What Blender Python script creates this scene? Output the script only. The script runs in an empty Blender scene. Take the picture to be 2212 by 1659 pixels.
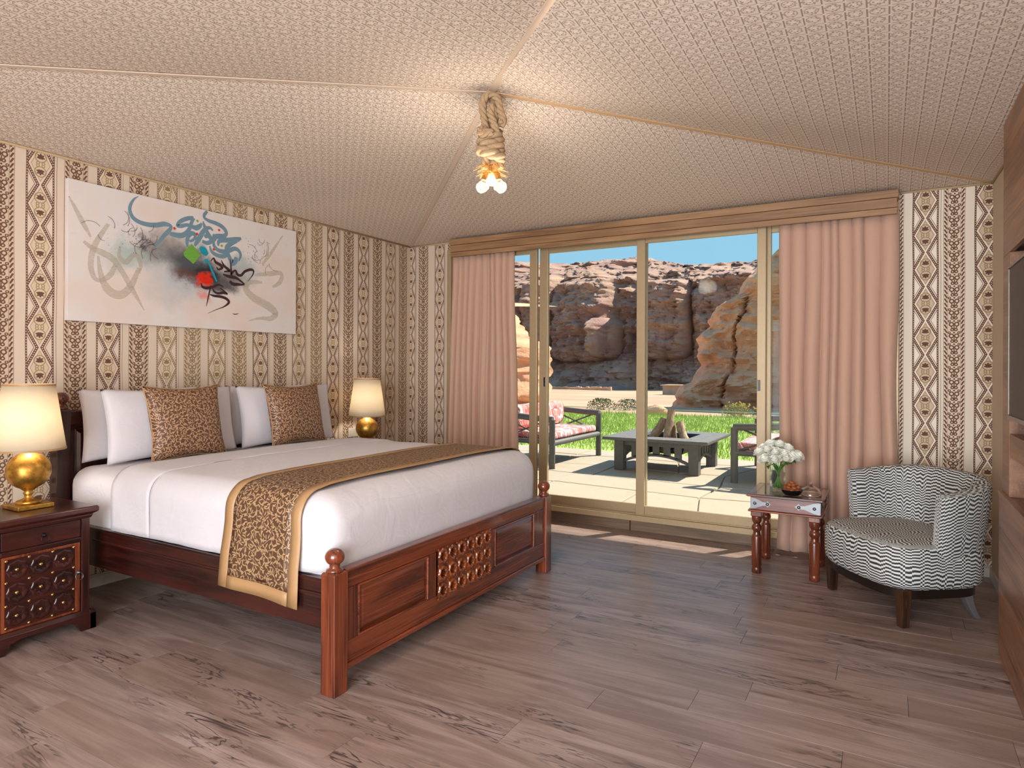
import bpy, bmesh, math, random
from mathutils import Vector, Matrix, noise

scene = bpy.context.scene
COL = scene.collection
PI = math.pi
random.seed(7)

# ------------------------------------------------------------------ camera
F_PX, YAW, PITCH, ROLL, CX, CY, EYE = 1419.479, -.518612, .001306, -.004748, 1106.0, 794.954, 1.35
_f = Vector((math.sin(YAW)*math.cos(PITCH), math.cos(YAW)*math.cos(PITCH), math.sin(PITCH)))
_r0 = Vector((math.cos(YAW), -math.sin(YAW), 0)); _d0 = _f.cross(_r0)
_r = _r0*math.cos(ROLL)+_d0*math.sin(ROLL); _d = -_r0*math.sin(ROLL)+_d0*math.cos(ROLL)
cam_data = bpy.data.cameras.new('camera')
cam_data.sensor_width = 36; cam_data.lens = 36*F_PX/2212
cam_data.shift_y = (CY-829.5)/2212
cam_data.clip_start = .05; cam_data.clip_end = 1000
cam = bpy.data.objects.new('camera', cam_data); COL.objects.link(cam)
cam.matrix_world = Matrix(((_r.x, -_d.x, -_f.x, 0), (_r.y, -_d.y, -_f.y, 0), (_r.z, -_d.z, -_f.z, EYE), (0, 0, 0, 1)))
scene.camera = cam
def at_y(u, v, Y):
    "pixel -> point on the plane y = Y"
    d = _r*((u-CX)/F_PX)+_d*((v-CY)/F_PX)+_f
    t = Y/d.y
    return Vector((d.x*t, Y, EYE+d.z*t))

scene.view_settings.view_transform = 'Standard'
scene.view_settings.look = 'None'
scene.view_settings.gamma = 1
scene.view_settings.use_curve_mapping = False
scene.view_settings.exposure = 0.0

# ------------------------------------------------------------------ node helpers
NT = None
class S:
    def __init__(s, k): s.k = k
    def __add__(a, b): return mth('ADD', a, b)
    def __radd__(a, b): return mth('ADD', b, a)
    def __sub__(a, b): return mth('SUBTRACT', a, b)
    def __rsub__(a, b): return mth('SUBTRACT', b, a)
    def __mul__(a, b): return mth('MULTIPLY', a, b)
    def __rmul__(a, b): return mth('MULTIPLY', b, a)
    def __truediv__(a, b): return mth('DIVIDE', a, b)
    def __lt__(a, b): return mth('LESS_THAN', a, b)
    def __gt__(a, b): return mth('GREATER_THAN', a, b)
    def fr(a): return mth('FRACT', a)
    def fl(a): return mth('FLOOR', a)
    def ab(a): return mth('ABSOLUTE', a)
def plug(sock, v):
    if isinstance(v, S): NT.links.new(v.k, sock)
    elif isinstance(v, (tuple, list)) and sock.type == 'RGBA': sock.default_value = (*v, 1) if len(v) == 3 else v
    else: sock.default_value = v
def mth(op, a, b=None, c=None, clamp=False):
    n = NT.nodes.new('ShaderNodeMath'); n.operation = op; n.use_clamp = clamp
    plug(n.inputs[0], a)
    if b is not None: plug(n.inputs[1], b)
    if c is not None: plug(n.inputs[2], c)
    return S(n.outputs[0])
def mn(a, b): return mth('MINIMUM', a, b)
def mx(a, b): return mth('MAXIMUM', a, b)
def sq(a): return mth('MULTIPLY', a, a)
def hyp(a, b): return mth('SQRT', sq(a)+sq(b))
def tri(a): return (((a).fr()-.5).ab())*2
def band(a, lo, hi): return (a > lo)*(a < hi)
def sstep(a, lo, hi):
    n = NT.nodes.new('ShaderNodeMapRange'); n.interpolation_type = 'SMOOTHSTEP'
    plug(n.inputs['Value'], a); n.inputs['From Min'].default_value = lo; n.inputs['From Max'].default_value = hi
    return S(n.outputs[0])
def mixc(f, a, b):
    n = NT.nodes.new('ShaderNodeMix'); n.data_type = 'RGBA'
    plug(n.inputs[0], f); plug(n.inputs[6], a); plug(n.inputs[7], b)
    return S(n.outputs[2])
def vec(x, y, z=0.0):
    n = NT.nodes.new('ShaderNodeCombineXYZ')
    plug(n.inputs[0], x); plug(n.inputs[1], y); plug(n.inputs[2], z)
    return S(n.outputs[0])
def sep(v):
    n = NT.nodes.new('ShaderNodeSeparateXYZ'); plug(n.inputs[0], v)
    return S(n.outputs[0]), S(n.outputs[1]), S(n.outputs[2])
def coords(kind='Object'):
    n = NT.nodes.new('ShaderNodeTexCoord'); return sep(S(n.outputs[kind]))
def noi(v, scale=5, detail=3, rough=.55, dist=0):
    n = NT.nodes.new('ShaderNodeTexNoise'); plug(n.inputs['Vector'], v)
    n.inputs['Scale'].default_value = scale; n.inputs['Detail'].default_value = detail
    n.inputs['Roughness'].default_value = rough; n.inputs['Distortion'].default_value = dist
    return S(n.outputs[0])
def voro(v, scale=5, feature='F1', rnd=1.0, dims='2D'):
    n = NT.nodes.new('ShaderNodeTexVoronoi'); n.voronoi_dimensions = dims; n.feature = feature
    plug(n.inputs['Vector'], v); n.inputs['Scale'].default_value = scale; n.inputs['Randomness'].default_value = rnd
    return n
def white(v):
    n = NT.nodes.new('ShaderNodeTexWhiteNoise'); n.noise_dimensions = '1D'; plug(n.inputs['W'], v)
    return S(n.outputs[0])
def rnd_obj():
    return S(NT.nodes.new('ShaderNodeObjectInfo').outputs['Random'])
def bump(h, strength=.3, dist=.01):
    n = NT.nodes.new('ShaderNodeBump'); plug(n.inputs['Height'], h)
    n.inputs['Strength'].default_value = strength; n.inputs['Distance'].default_value = dist
    return S(n.outputs[0])
def rgb(r, g, b):
    f = lambda c: (c/255/12.92 if c/255 <= .04045 else ((c/255+.055)/1.055)**2.4)
    return (f(r), f(g), f(b))
MATS = {}
def material(name, col=(.5, .5, .5), rough=.6, build=None, **kw):
    "principled material; build() may return a dict of principled inputs made from nodes"
    global NT
    m = bpy.data.materials.new(name); m.use_nodes = True; NT = m.node_tree
    p = NT.nodes['Principled BSDF']
    d = {'Base Color': col, 'Roughness': rough}; d.update(kw)
    if build: d.update(build())
    for k, v in d.items():
        plug(p.inputs[k.replace('_', ' ')], v)
    MATS[name] = m
    return m
def custom(name, build):
    global NT
    m = bpy.data.materials.new(name); m.use_nodes = True; NT = m.node_tree
    out = NT.nodes['Material Output']; NT.nodes.remove(NT.nodes['Principled BSDF'])
    NT.links.new(build(), out.inputs[0]); MATS[name] = m
    return m
def node(t, **ins):
    n = NT.nodes.new(t)
    for k, v in ins.items(): plug(n.inputs[k.replace('_', ' ')], v)
    return n

# ------------------------------------------------------------------ world, sun, added entrance fill
w = bpy.data.worlds.new('sky'); scene.world = w; w.use_nodes = True; NT = w.node_tree
bg = NT.nodes['Background']
gx, gy, gz = coords('Generated')
el = mth('MAXIMUM', gz, 0.0)
sky = mixc(sstep(el, .0, .16), rgb(226, 240, 246), rgb(160, 216, 248))
sky = mixc(sstep(el, .14, .8), sky, rgb(120, 180, 240))
plug(bg.inputs[0], sky); bg.inputs[1].default_value = 1.0

SUN_TO = Vector((.62, .92, 1.0)).normalized()
sun_d = bpy.data.lights.new('sun', 'SUN'); sun_d.energy = 10.0; sun_d.angle = .009; sun_d.color = (1, .93, .82)
sun = bpy.data.objects.new('sun', sun_d); COL.objects.link(sun)
sun.rotation_euler = (-SUN_TO).to_track_quat('-Z', 'Y').to_euler(); sun.location = (6, 9, 10)

# unseen area light added in the front opening to brighten the room
fill_d = bpy.data.lights.new('entrance_fill', 'AREA'); fill_d.shape = 'RECTANGLE'
fill_d.size = 2.55; fill_d.size_y = 2.1; fill_d.energy = 290; fill_d.color = (.93, .965, 1)
fill_ob = bpy.data.objects.new('entrance_fill', fill_d); COL.objects.link(fill_ob)
fill_ob.location = (-.50, -1.80, 1.2); fill_ob.rotation_euler = (PI/2, 0, 0)
LAMP_W, PEND_W, FILL_GLOBE_W = 9.0, 6.0, (270.0, 640.0)

# ------------------------------------------------------------------ mesh helpers
class MB:
    def __init__(s): s.v, s.f, s.uv, s.mi = [], [], None, []
    def add(s, vs, fs, mi=0):
        o = len(s.v); s.v += [tuple(p) for p in vs]
        s.f += [tuple(i+o for i in q) for q in fs]; s.mi += [mi]*len(fs)
        return s
    def box(s, x0, x1, y0, y1, z0, z1, mi=0):
        vs = [(x, y, z) for z in (z0, z1) for y in (y0, y1) for x in (x0, x1)]
        return s.add(vs, [(0, 2, 3, 1), (4, 5, 7, 6), (0, 1, 5, 4), (2, 6, 7, 3), (0, 4, 6, 2), (1, 3, 7, 5)], mi)
    def rings(s, rs, closed=True, cap0=True, cap1=True, mi=0):
        "loft rings of equal point count"
        n = len(rs[0]); vs = [p for r in rs for p in r]; fs = []
        for i in range(len(rs)-1):
            for j in range(n if closed else n-1):
                a, b = i*n+j, i*n+(j+1) % n
                fs.append((a, b, b+n, a+n))
        if cap0: fs.append(tuple(range(n))[::-1])
        if cap1: fs.append(tuple(range((len(rs)-1)*n, len(rs)*n)))
        return s.add(vs, fs, mi)
    def lathe(s, prof, o=(0, 0, 0), n=20, M=None, mi=0, cap=True):
        rs = []
        for r, z in prof:
            ring = [Vector((r*math.cos(2*PI*k/n), r*math.sin(2*PI*k/n), z)) for k in range(n)]
            if M: ring = [M @ p for p in ring]
            rs.append([p+Vector(o) for p in ring])
        return s.rings(rs, cap0=cap, cap1=cap, mi=mi)
    def tube(s, pts, rad, n=8, mi=0, cap=True):
        pts = [Vector(p) for p in pts]
        if not isinstance(rad, (list, tuple)): rad = [rad]*len(pts)
        rs = []; up = None
        for i, p in enumerate(pts):
            t = (pts[min(i+1, len(pts)-1)]-pts[max(i-1, 0)]).normalized()
            if up is None:
                up = Vector((0, 0, 1)) if abs(t.z) < .9 else Vector((1, 0, 0))
            a = t.cross(up).normalized(); b = a.cross(t).normalized(); up = b
            rs.append([p+rad[i]*(math.cos(2*PI*k/n)*a+math.sin(2*PI*k/n)*b) for k in range(n)])
        return s.rings(rs, cap0=cap, cap1=cap, mi=mi)
    def ball(s, c, r, n=12, m=8, sx=1, sy=1, sz=1, mi=0):
        prof = [(max(1e-4, math.sin(PI*k/m)), -math.cos(PI*k/m)) for k in range(m+1)]
        rs = [[(c[0]+r*sx*q*math.cos(2*PI*k/n), c[1]+r*sy*q*math.sin(2*PI*k/n), c[2]+r*sz*z) for k in range(n)] for q, z in prof]
        return s.rings(rs, mi=mi)
    def grid(s, fn, nu, nv, uvfn=None, mi=0):
        vs = [fn(i/nu, j/nv) for j in range(nv+1) for i in range(nu+1)]
        fs = [(j*(nu+1)+i, j*(nu+1)+i+1, (j+1)*(nu+1)+i+1, (j+1)*(nu+1)+i) for j in range(nv) for i in range(nu)]
        if uvfn:
            if s.uv is None: s.uv = {}
            o = len(s.v)
            for j in range(nv+1):
                for i in range(nu+1): s.uv[o+j*(nu+1)+i] = uvfn(i/nu, j/nv)
        return s.add(vs, fs, mi)
    def build(s, name, mat, parent=None, smooth=False, bevel=0, solid=0, sub=0, loc=None):
        me = bpy.data.meshes.new(name); me.from_pydata(s.v, [], s.f)
        mats = mat if isinstance(mat, (list, tuple)) else [mat]
        for m in mats: me.materials.append(MATS[m])
        if len(mats) > 1: me.polygons.foreach_set('material_index', s.mi)
        if s.uv:
            L = me.uv_layers.new(name='uv')
            for lp in me.loops: L.data[lp.index].uv = s.uv.get(lp.vertex_index, (0, 0))
        if smooth:
            me.polygons.foreach_set('use_smooth', [True]*len(me.polygons))
        me.update()
        bm = bmesh.new(); bm.from_mesh(me)
        bmesh.ops.recalc_face_normals(bm, faces=bm.faces); bm.to_mesh(me); bm.free()
        if smooth == 'auto':
            try: me.set_sharp_from_angle(angle=.7)
            except Exception: pass
        o = bpy.data.objects.new(name, me); COL.objects.link(o)
        if loc: o.location = loc
        if parent is not None: attach(o, parent)
        if solid:
            q = o.modifiers.new('thickness', 'SOLIDIFY'); q.thickness = solid; q.offset = -1
        if sub:
            q = o.modifiers.new('sub', 'SUBSURF'); q.levels = sub; q.render_levels = sub
        if bevel:
            q = o.modifiers.new('bevel', 'BEVEL'); q.width = bevel; q.segments = 2; q.limit_method = 'ANGLE'; q.angle_limit = .6
        return o
def attach(o, parent):
    "parts are modelled in room coordinates; keep them there under an unrotated parent"
    o.parent = parent
    p = parent
    off = Vector((0, 0, 0))
    while p is not None:
        off += p.location; p = p.parent
    if parent.type == 'EMPTY' or True:
        o.location = Vector(o.location)-off
def tag(o, label=None, cat=None, group=None, kind=None):
    if label: o['label'] = label
    if cat: o['category'] = cat
    if group: o['group'] = group
    if kind: o['kind'] = kind
    return o
def empty(name, loc, label=None, cat=None, group=None, kind=None):
    o = bpy.data.objects.new(name, None); COL.objects.link(o); o.location = loc; o.empty_display_size = .1
    return tag(o, label, cat, group, kind)
def copy_tree(o, parent=None):
    c = o.copy(); COL.objects.link(c); c.parent = parent
    for ch in list(o.children): copy_tree(ch, c)
    return c
def box(name, mat, x0, x1, y0, y1, z0, z1, parent=None, bevel=.003):
    return MB().box(x0, x1, y0, y1, z0, z1).build(name, mat, parent, bevel=bevel)
def lerp(a, b, t): return a+(b-a)*t
def smooth01(t): t = max(0, min(1, t)); return t*t*(3-2*t)
def interp(tab, x):
    if x <= tab[0][0]: return tab[0][1]
    for (a, b), (c, d) in zip(tab, tab[1:]):
        if x <= c: return b+(d-b)*(x-a)/(c-a)
    return tab[-1][1]
def rbox_fn(cx, cy, cz, hx, hy, hz, r):
    def q(p):
        i = [max(-(h-r), min(h-r, c)) for c, h in zip(p, (hx, hy, hz))]
        d = Vector([a-b for a, b in zip(p, i)])
        if d.length > 1e-9: d = d.normalized()*r
        return (cx+i[0]+d.x, cy+i[1]+d.y, cz+i[2]+d.z)
    return q
def axis_samples(h, r, n, m):
    a = [-h+r*(1-math.cos(PI/2*k/m)) for k in range(m)]
    mid = [-(h-r)+2*(h-r)*k/n for k in range(n+1)]
    return a+mid+[-x for x in a[::-1]]
def rbox(mb, cx, cy, cz, hx, hy, hz, r, nx=10, ny=10, nz=4, m=4, faces='xXyYzZ', disp=None, uvs=1.0):
    q = rbox_fn(cx, cy, cz, hx, hy, hz, r)
    X, Y, Z = axis_samples(hx, r, nx, m), axis_samples(hy, r, ny, m), axis_samples(hz, r, nz, m)
    def face(A, B, mk, uvk):
        vs = []; o = len(mb.v)
        if mb.uv is None: mb.uv = {}
        for b in B:
            for a in A:
                p = q(mk(a, b))
                if disp: p = disp(p)
                mb.uv[o+len(vs)] = (uvk(a, b)[0]*uvs, uvk(a, b)[1]*uvs); vs.append(p)
        na = len(A)
        mb.add(vs, [(j*na+i, j*na+i+1, (j+1)*na+i+1, (j+1)*na+i) for j in range(len(B)-1) for i in range(na-1)])
    if 'z' in faces: face(X, Y, lambda a, b: (a, b, -hz), lambda a, b: (a, b))
    if 'Z' in faces: face(X, Y, lambda a, b: (a, b, hz), lambda a, b: (a, b))
    if 'y' in faces: face(X, Z, lambda a, b: (a, -hy, b), lambda a, b: (a, b))
    if 'Y' in faces: face(X, Z, lambda a, b: (a, hy, b), lambda a, b: (a, b))
    if 'x' in faces: face(Y, Z, lambda a, b: (-hx, a, b), lambda a, b: (a, b))
    if 'X' in faces: face(Y, Z, lambda a, b: (hx, a, b), lambda a, b: (a, b))
    return mb
def weld(o, d=.0004):
    bm = bmesh.new(); bm.from_mesh(o.data); bmesh.ops.remove_doubles(bm, verts=bm.verts, dist=d)
    bmesh.ops.recalc_face_normals(bm, faces=bm.faces); bm.to_mesh(o.data); bm.free()
    return o
def catmull(pts, n=6):
    out = []
    P = [pts[0]]+list(pts)+[pts[-1]]
    for i in range(1, len(P)-2):
        a, b, c, d = [Vector(q) for q in P[i-1:i+3]]
        for k in range(n):
            t = k/n
            out.append(.5*((2*b)+(c-a)*t+(2*a-5*b+4*c-d)*t*t+(3*b-a-3*c+d)*t**3))
    out.append(Vector(pts[-1]))
    return out

# ------------------------------------------------------------------ materials
def wood(name, dark, mid, light, axis='x', scale=1.0, rough=.3, coat=.4, contrast=1.0, rndamt=.35):
    def b():
        x, y, z = coords('Object'); r = rnd_obj()
        a = {'x': (x, y, z), 'y': (y, x, z), 'z': (z, x, y)}[axis]
        v = vec(a[0]*(1.2*scale)+r*7.0, a[1]*(11.0*scale)+r*3.0, a[2]*(11.0*scale))
        n1 = noi(v, 1.3, 3, .5, .8)
        n2 = noi(vec(a[0]*(3.0*scale), a[1]*(120.0*scale), a[2]*(120.0*scale)), 1.0, 2, .5)
        g = sstep(n1, .5-.22/contrast, .5+.22/contrast)
        c = mixc(g, dark, mid)
        c = mixc(sstep(n2, .45, .75)*.55, c, light)
        c = mixc(r*rndamt, c, dark)
        return {'Base Color': c, 'Normal': bump(n2, .12, .002), 'Coat Weight': coat, 'Coat Roughness': .12}
    return material(name, rough=rough, build=b)
for ax in 'xyz':
    wood('rosewood_'+ax, rgb(48, 18, 12), rgb(136, 64, 36), rgb(160, 82, 46), ax, rough=.26, coat=.6, contrast=.75)
    wood('dark_rosewood_'+ax, rgb(26, 9, 8), rgb(64, 24, 18), rgb(84, 34, 24), ax, rough=.3)
    wood('carved_wood_'+ax, rgb(70, 26, 12), rgb(150, 76, 34), rgb(176, 98, 48), ax, 1.5, rough=.22, coat=.7)
wood('walnut_y', rgb(96, 62, 42), rgb(152, 106, 74), rgb(172, 126, 92), 'y', .8, rough=.38, coat=.1)
wood('walnut_dark', rgb(46, 26, 18), rgb(82, 50, 34), rgb(96, 62, 44), 'y', .8, rough=.4, coat=.1)
wood('oak_x', rgb(122, 88, 58), rgb(166, 126, 88), rgb(186, 148, 110), 'x', .7, rough=.5, coat=0)
wood('base_board_x', rgb(88, 68, 52), rgb(128, 104, 84), rgb(146, 124, 102), 'x', .8, rough=.5, coat=0)
wood('chair_leg_z', rgb(30, 18, 12), rgb(72, 44, 26), rgb(92, 58, 34), 'z', 2, rough=.25, coat=.5)
wood('log_z', rgb(120, 90, 66), rgb(190, 156, 122), rgb(214, 186, 152), 'z', 3, rough=.8, coat=0)

def floor_build():
    x, y, z = coords('Object'); r = rnd_obj()
    v = vec(x*.75+r*31.0, y*6.5+r*17.0, 0.0)
    n1 = noi(v, 2.0, 5, .62, .9)
    fine = noi(vec(x*3.0, y*160.0, r*9.0), 1.0, 2, .5)
    crack = noi(vec(x*1.1+r*11.0, y*9.0+r*5.0, 3.0), 1.5, 3, .55, 2.2)
    cr = mth('SUBTRACT', 1.0, sstep((crack-.5).ab(), .004, .035))
    gate = sstep(noi(vec(x*.9+r*3.0, y*2.0, 8.0), 1.6, 2), .48, .62)
    c = mixc(sstep(n1, .32, .68), rgb(124, 104, 98), rgb(168, 148, 142))
    c = mixc(sstep(fine, .4, .75)*.4, c, rgb(112, 94, 86))
    c = mixc(r*.5, c, rgb(136, 112, 98))
    c = mixc(cr*gate*.9, c, rgb(60, 48, 46))
    c = mixc(sstep(n1, .66, .8)*.5, c, rgb(92, 78, 72))
    return {'Base Color': c, 'Normal': bump(fine, .06, .002), 'Roughness': .3+fine*.14}
material('laminate', rough=.34, build=floor_build)
material('floor_base', rgb(70, 58, 50), .8)

CREAM, BROWN, OLIVE, BEIGE = rgb(214, 196, 180), rgb(104, 70, 56), rgb(158, 134, 98), rgb(206, 186, 162)
def wallpaper(name, axis, s0, T, wd=.147, hs=.198, wh=.131, cream=CREAM, faded=.0, hbase=rgb(198, 178, 154)):
    def b():
        X = coords('Object'); s, z = X[0 if axis == 'x' else 1], X[2]
        wob = (noi(vec(s*.0, z*1.4, s*1.2), 1.5, 2)-.5)*.012
        k = (s+wob-s0)/T; t = k.fr()*T; idn = k.fl()
        P = .2335
        fade = sstep(white(idn*3.17+.3), .55, .95)*.6+faded
        brown = mixc(fade, BROWN, OLIVE)
        weave = noi(vec(s*700.0, z*240.0), 1.0, 1)
        c = mixc(weave*.5, cream, rgb(190, 170, 144))
        # diamond column
        a = ((t-wd/2)/(wd/2)).ab(); v = ((z-2.16)/P)
        bb = (v.fr()-.5).ab()*2
        dd = a/.80+bb
        dots = ((((z/(P/15)).fr()-.5).ab()) < .2)
        D = mixc(band(dd, 1.06, 1.36), cream, brown)
        bandd = (dd-1.205).ab() < .05
        D = mixc(bandd*(((bb*10.0).fr()-.5).ab() < .2), D, rgb(222, 206, 182))
        D = mixc(band(dd, 1.46, 1.52), D, brown)
        D = mixc(dd < .92, D, BEIGE)
        D = mixc(band(dd, .80, .85), D, OLIVE)
        q = mth('MULTIPLY', (v.fr()-.5)*2, 1.0)
        py = (bb-.35)*1.6; pr = hyp(a, py); th = mth('ARCTAN2', a, py)
        pet = mth('COSINE', th*7.0)*.05+.25
        D = mixc((pr < pet)*(py > -.15), D, brown)
        D = mixc(((hyp(a*1.0, py-.02)-.40).ab() < .04)*(bb > .10), D, OLIVE)
        for ca, cb, rr in ((.19, .06, .10),):
            rg = hyp(a-ca, (bb-cb)*1.6)
            D = mixc((rg-rr).ab() < .035, D, OLIVE)
        D = mixc(a > .86, D, brown)
        D = mixc((a > .905)*(a < .95)*dots, D, rgb(220, 204, 180))
        c = mixc(t < wd, c, D)
        # scroll and heart column
        h = ((t-hs-wh/2)/(wh/2)).ab(); hv = ((z-2.16)/(P/3)).fr(); hb = (hv-.5).ab()*2
        H = hbase
        r1 = hyp(h-.24, (hv-.62)*1.25); H = mixc((r1-.19).ab() < .062, H, brown)
        r2 = hyp(h-.16, (hv-.16)*1.25); H = mixc((r2-.13).ab() < .055, H, brown)
        ln = ((h-(hv-.1)*.85)).ab(); H = mixc((ln < .055)*band(hv, .08, .5), H, brown)
        H = mixc((h < .05)*band(hv, .25, .5), H, brown)
        H = mixc(hyp(h, (hv-.9)*1.25) < .09, H, brown)
        r3 = hyp(h-.44, (hv-.9)*1.25); H = mixc((r3-.1).ab() < .045, H, brown)
        H = mixc((h-.585).ab() < .014, H, brown)
        zz = ((z/(P/8)).fr()); vine = (h-.76-(zz-.5)*.26).ab()
        H = mixc((vine < .085)*(h > .62)*(h < .93), H, brown)
        H = mixc((h-.965).ab() < .014, H, brown)
        c = mixc(band(t, hs, hs+wh), c, H)
        # thin rules beside the columns
        c = mixc((t-(wd+.012)).ab() < .0012, c, brown)
        return {'Base Color': c, 'Normal': bump(weave, .1, .002)}
    return material(name, rough=.9, build=b)
wallpaper('tapestry_left', 'y', 1.858, .383)
wallpaper('tapestry_back_left', 'x', -4.275, .36, wd=.12, hs=.155, wh=.125)
wallpaper('tapestry_back_right', 'x', .150, .351, wd=.152, hs=.178, wh=.123, cream=rgb(240, 230, 214), hbase=rgb(222, 206, 184))  # same cloth, paler: stronger light on this wall put into its colours

def ceil_build():
    x, y, z = coords('Object')
    P = .066
    u, v = x/P, y/P
    fu, fv = u.fr(), v.fr()
    c = mixc(noi(vec(x, y, z), 220, 2, .6), rgb(212, 196, 182), rgb(228, 214, 200))
    n = voro(vec(u*5.0, v*5.0), 1.0, rnd=.75); d = S(n.outputs['Distance'])
    c = mixc((d < .26)*((hyp(fu-.5, fv-.5)) < .42), c, rgb(146, 126, 114))
    c = mixc(band(hyp(fu-.5, fv-.5), .30, .36), c, rgb(172, 150, 134))
    c = mixc((hyp(fu-.5, fv-.5) < .1), c, rgb(232, 216, 200))
    c = mixc((fu < .085), c, rgb(146, 128, 116))
    c = mixc((fv < .06), c, rgb(168, 150, 136))
    c = mixc((hyp((fu-.04), (fv-.03)) < .12), c, rgb(230, 214, 198))
    big = noi(vec(x, y, z), 2.2, 2)
    c = mixc(big*.22, c, rgb(196, 174, 150))
    return {'Base Color': c}
material('tent_fabric', rough=.92, build=ceil_build)
def weave_build(c0, c1, s=500.0, b=.15):
    def f():
        x, y, z = coords('Object')
        n = noi(vec(x*s, y*s, z*s*.35), 1.0, 2)
        return {'Base Color': mixc(n, c0, c1), 'Normal': bump(n, b, .002)}
    return f
material('seam_pale', rough=.9, build=weave_build(rgb(206, 184, 164), rgb(188, 166, 146)))
material('seam_tan', rough=.9, build=weave_build(rgb(204, 168, 128), rgb(188, 150, 112)))
material('cord', rough=.9, build=weave_build(rgb(208, 184, 146), rgb(150, 116, 80)))
material('plain_wall', rough=.9, build=weave_build(rgb(206, 188, 164), rgb(190, 170, 146)))
material('skirting', rough=.45, build=weave_build(rgb(206, 200, 192), rgb(176, 168, 160), 30.0, .05))
def linen_build():
    x, y, z = coords('Object')
    n = noi(vec(x*1.0, y*1.0, z*1.0), 9, 3, .55, .6); f = noi(vec(x*900.0, y*900.0, z*900.0), 1.0, 1)
    return {'Base Color': mixc(n*.35, rgb(208, 203, 208), rgb(195, 190, 196)), 'Normal': bump(n*.8+f*.06, .34, .02)}
material('white_linen', rough=.75, build=linen_build, Sheen_Weight=.2)
def leaf_build(bgc, lc, scale=46.0):
    def f():
        n = NT.nodes.new('ShaderNodeTexCoord'); u, v, _ = sep(S(n.outputs['UV']))
        u2, v2 = u*scale, v*scale
        m = mth('ADD', 0.0, 0.0)
        for k, (ox, oy) in enumerate(((0.0, 0.0), (13.37, 7.71))):
            vo = voro(vec(u2+ox, v2+oy), 1.0, rnd=.8)
            px, py, _z = sep(S(vo.outputs['Position'])); cr, cg, _b = sep(S(vo.outputs['Color']))
            lx, ly = (u2+ox)-px, (v2+oy)-py
            ang = cr*6.283
            ca, sa = mth('COSINE', ang), mth('SINE', ang)
            rx, ry = lx*ca+ly*sa, ly*ca-lx*sa
            leaf = ((sq(rx/.44)+sq((ry+sq(rx)*.3)/.115)) < 1.0)
            m = mx(m, leaf)
        st = voro(vec(u2*.5, v2*.5), 1.0, 'DISTANCE_TO_EDGE'); edge = S(st.outputs['Distance']) < .022
        m = mx(m, edge)
        w_ = noi(vec(u*900.0, v*900.0), 1.0, 1)
        return {'Base Color': mixc(m, mixc(w_, bgc, tuple(q*.8 for q in bgc)), lc), 'Normal': bump(m, .15, .002)}
    return f
material('leaf_damask', rough=.55, build=leaf_build(rgb(94, 60, 42), rgb(182, 146, 112)))
material('runner_damask', rough=.5, build=leaf_build(rgb(88, 60, 42), rgb(168, 136, 100), 40.0))
material('gold_satin', rough=.45, build=weave_build(rgb(174, 136, 94), rgb(158, 121, 82), 600.0, .1))
def curtain_build():
    x, y, z = coords('Object')
    n = noi(vec(x*260.0, y*260.0, z*6.0), 1.0, 2); m_ = noi(vec(x*30.0, y*30.0, z*1.0), 1.0, 2)
    c = mixc(n*.45, rgb(200, 163, 142), rgb(180, 142, 122)); c = mixc(m_*.4, c, rgb(190, 152, 134))
    return {'Base Color': c, 'Normal': bump(n, .1, .002)}
material('curtain_cloth', rough=.8, build=curtain_build, Sheen_Weight=.2)
material('curtain_lining', rough=.8, build=weave_build(rgb(226, 216, 200), rgb(206, 196, 178)))
def zig_build():
    n = NT.nodes.new('ShaderNodeTexCoord'); u, v, _ = sep(S(n.outputs['UV']))
    c_ = (u/.0105).fl()
    mod = tri(v/.19+c_*.013)*.9+.25
    h = tri(c_/17.0)*.030*mod+tri(c_/6.0+.3)*.011+tri(c_/41.0)*.02
    st = ((v+h)/.0185).fr()
    m = band(st, .30, .78)
    fz = noi(vec(u*900.0, v*900.0), 1.0, 1)
    c = mixc(m, mixc(fz, rgb(56, 60, 64), rgb(36, 40, 44)), mixc(fz, rgb(228, 226, 220), rgb(196, 196, 192)))
    return {'Base Color': c, 'Normal': bump(m*.6+fz*.3, .3, .003)}
material('zigzag_weave', rough=.8, build=zig_build)
material('black_lacquer', rgb(26, 18, 15), .3)
material('grey_metal', rgb(150, 150, 152), .35, Metallic=.7)
def gold_build():
    x, y, z = coords('Object'); n = noi(vec(x, y, z), 26, 4, .6)
    return {'Base Color': mixc(sstep(n, .35, .7), rgb(206, 158, 74), rgb(150, 104, 40)), 'Roughness': .28+n*.2}
material('gold_leaf', build=gold_build, Metallic=.85)
material('brass', rgb(190, 150, 96), .25, Metallic=1.0)
material('iron', rgb(120, 122, 124), .32, Metallic=.9)
material('dark_iron', rgb(46, 44, 44), .4, Metallic=.8)
material('champagne_metal', rough=.42, build=weave_build(rgb(176, 154, 120), rgb(164, 142, 110), 90.0, .02), Metallic=.25)
material('black_plastic', rgb(14, 14, 15), .25)
material('tv_screen', rgb(12, 13, 15), .3, Specular_IOR_Level=.08)
material('tv_bezel', rgb(120, 110, 100), .3, Metallic=.6)
material('socket_plastic', rgb(206, 196, 180), .4)
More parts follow.
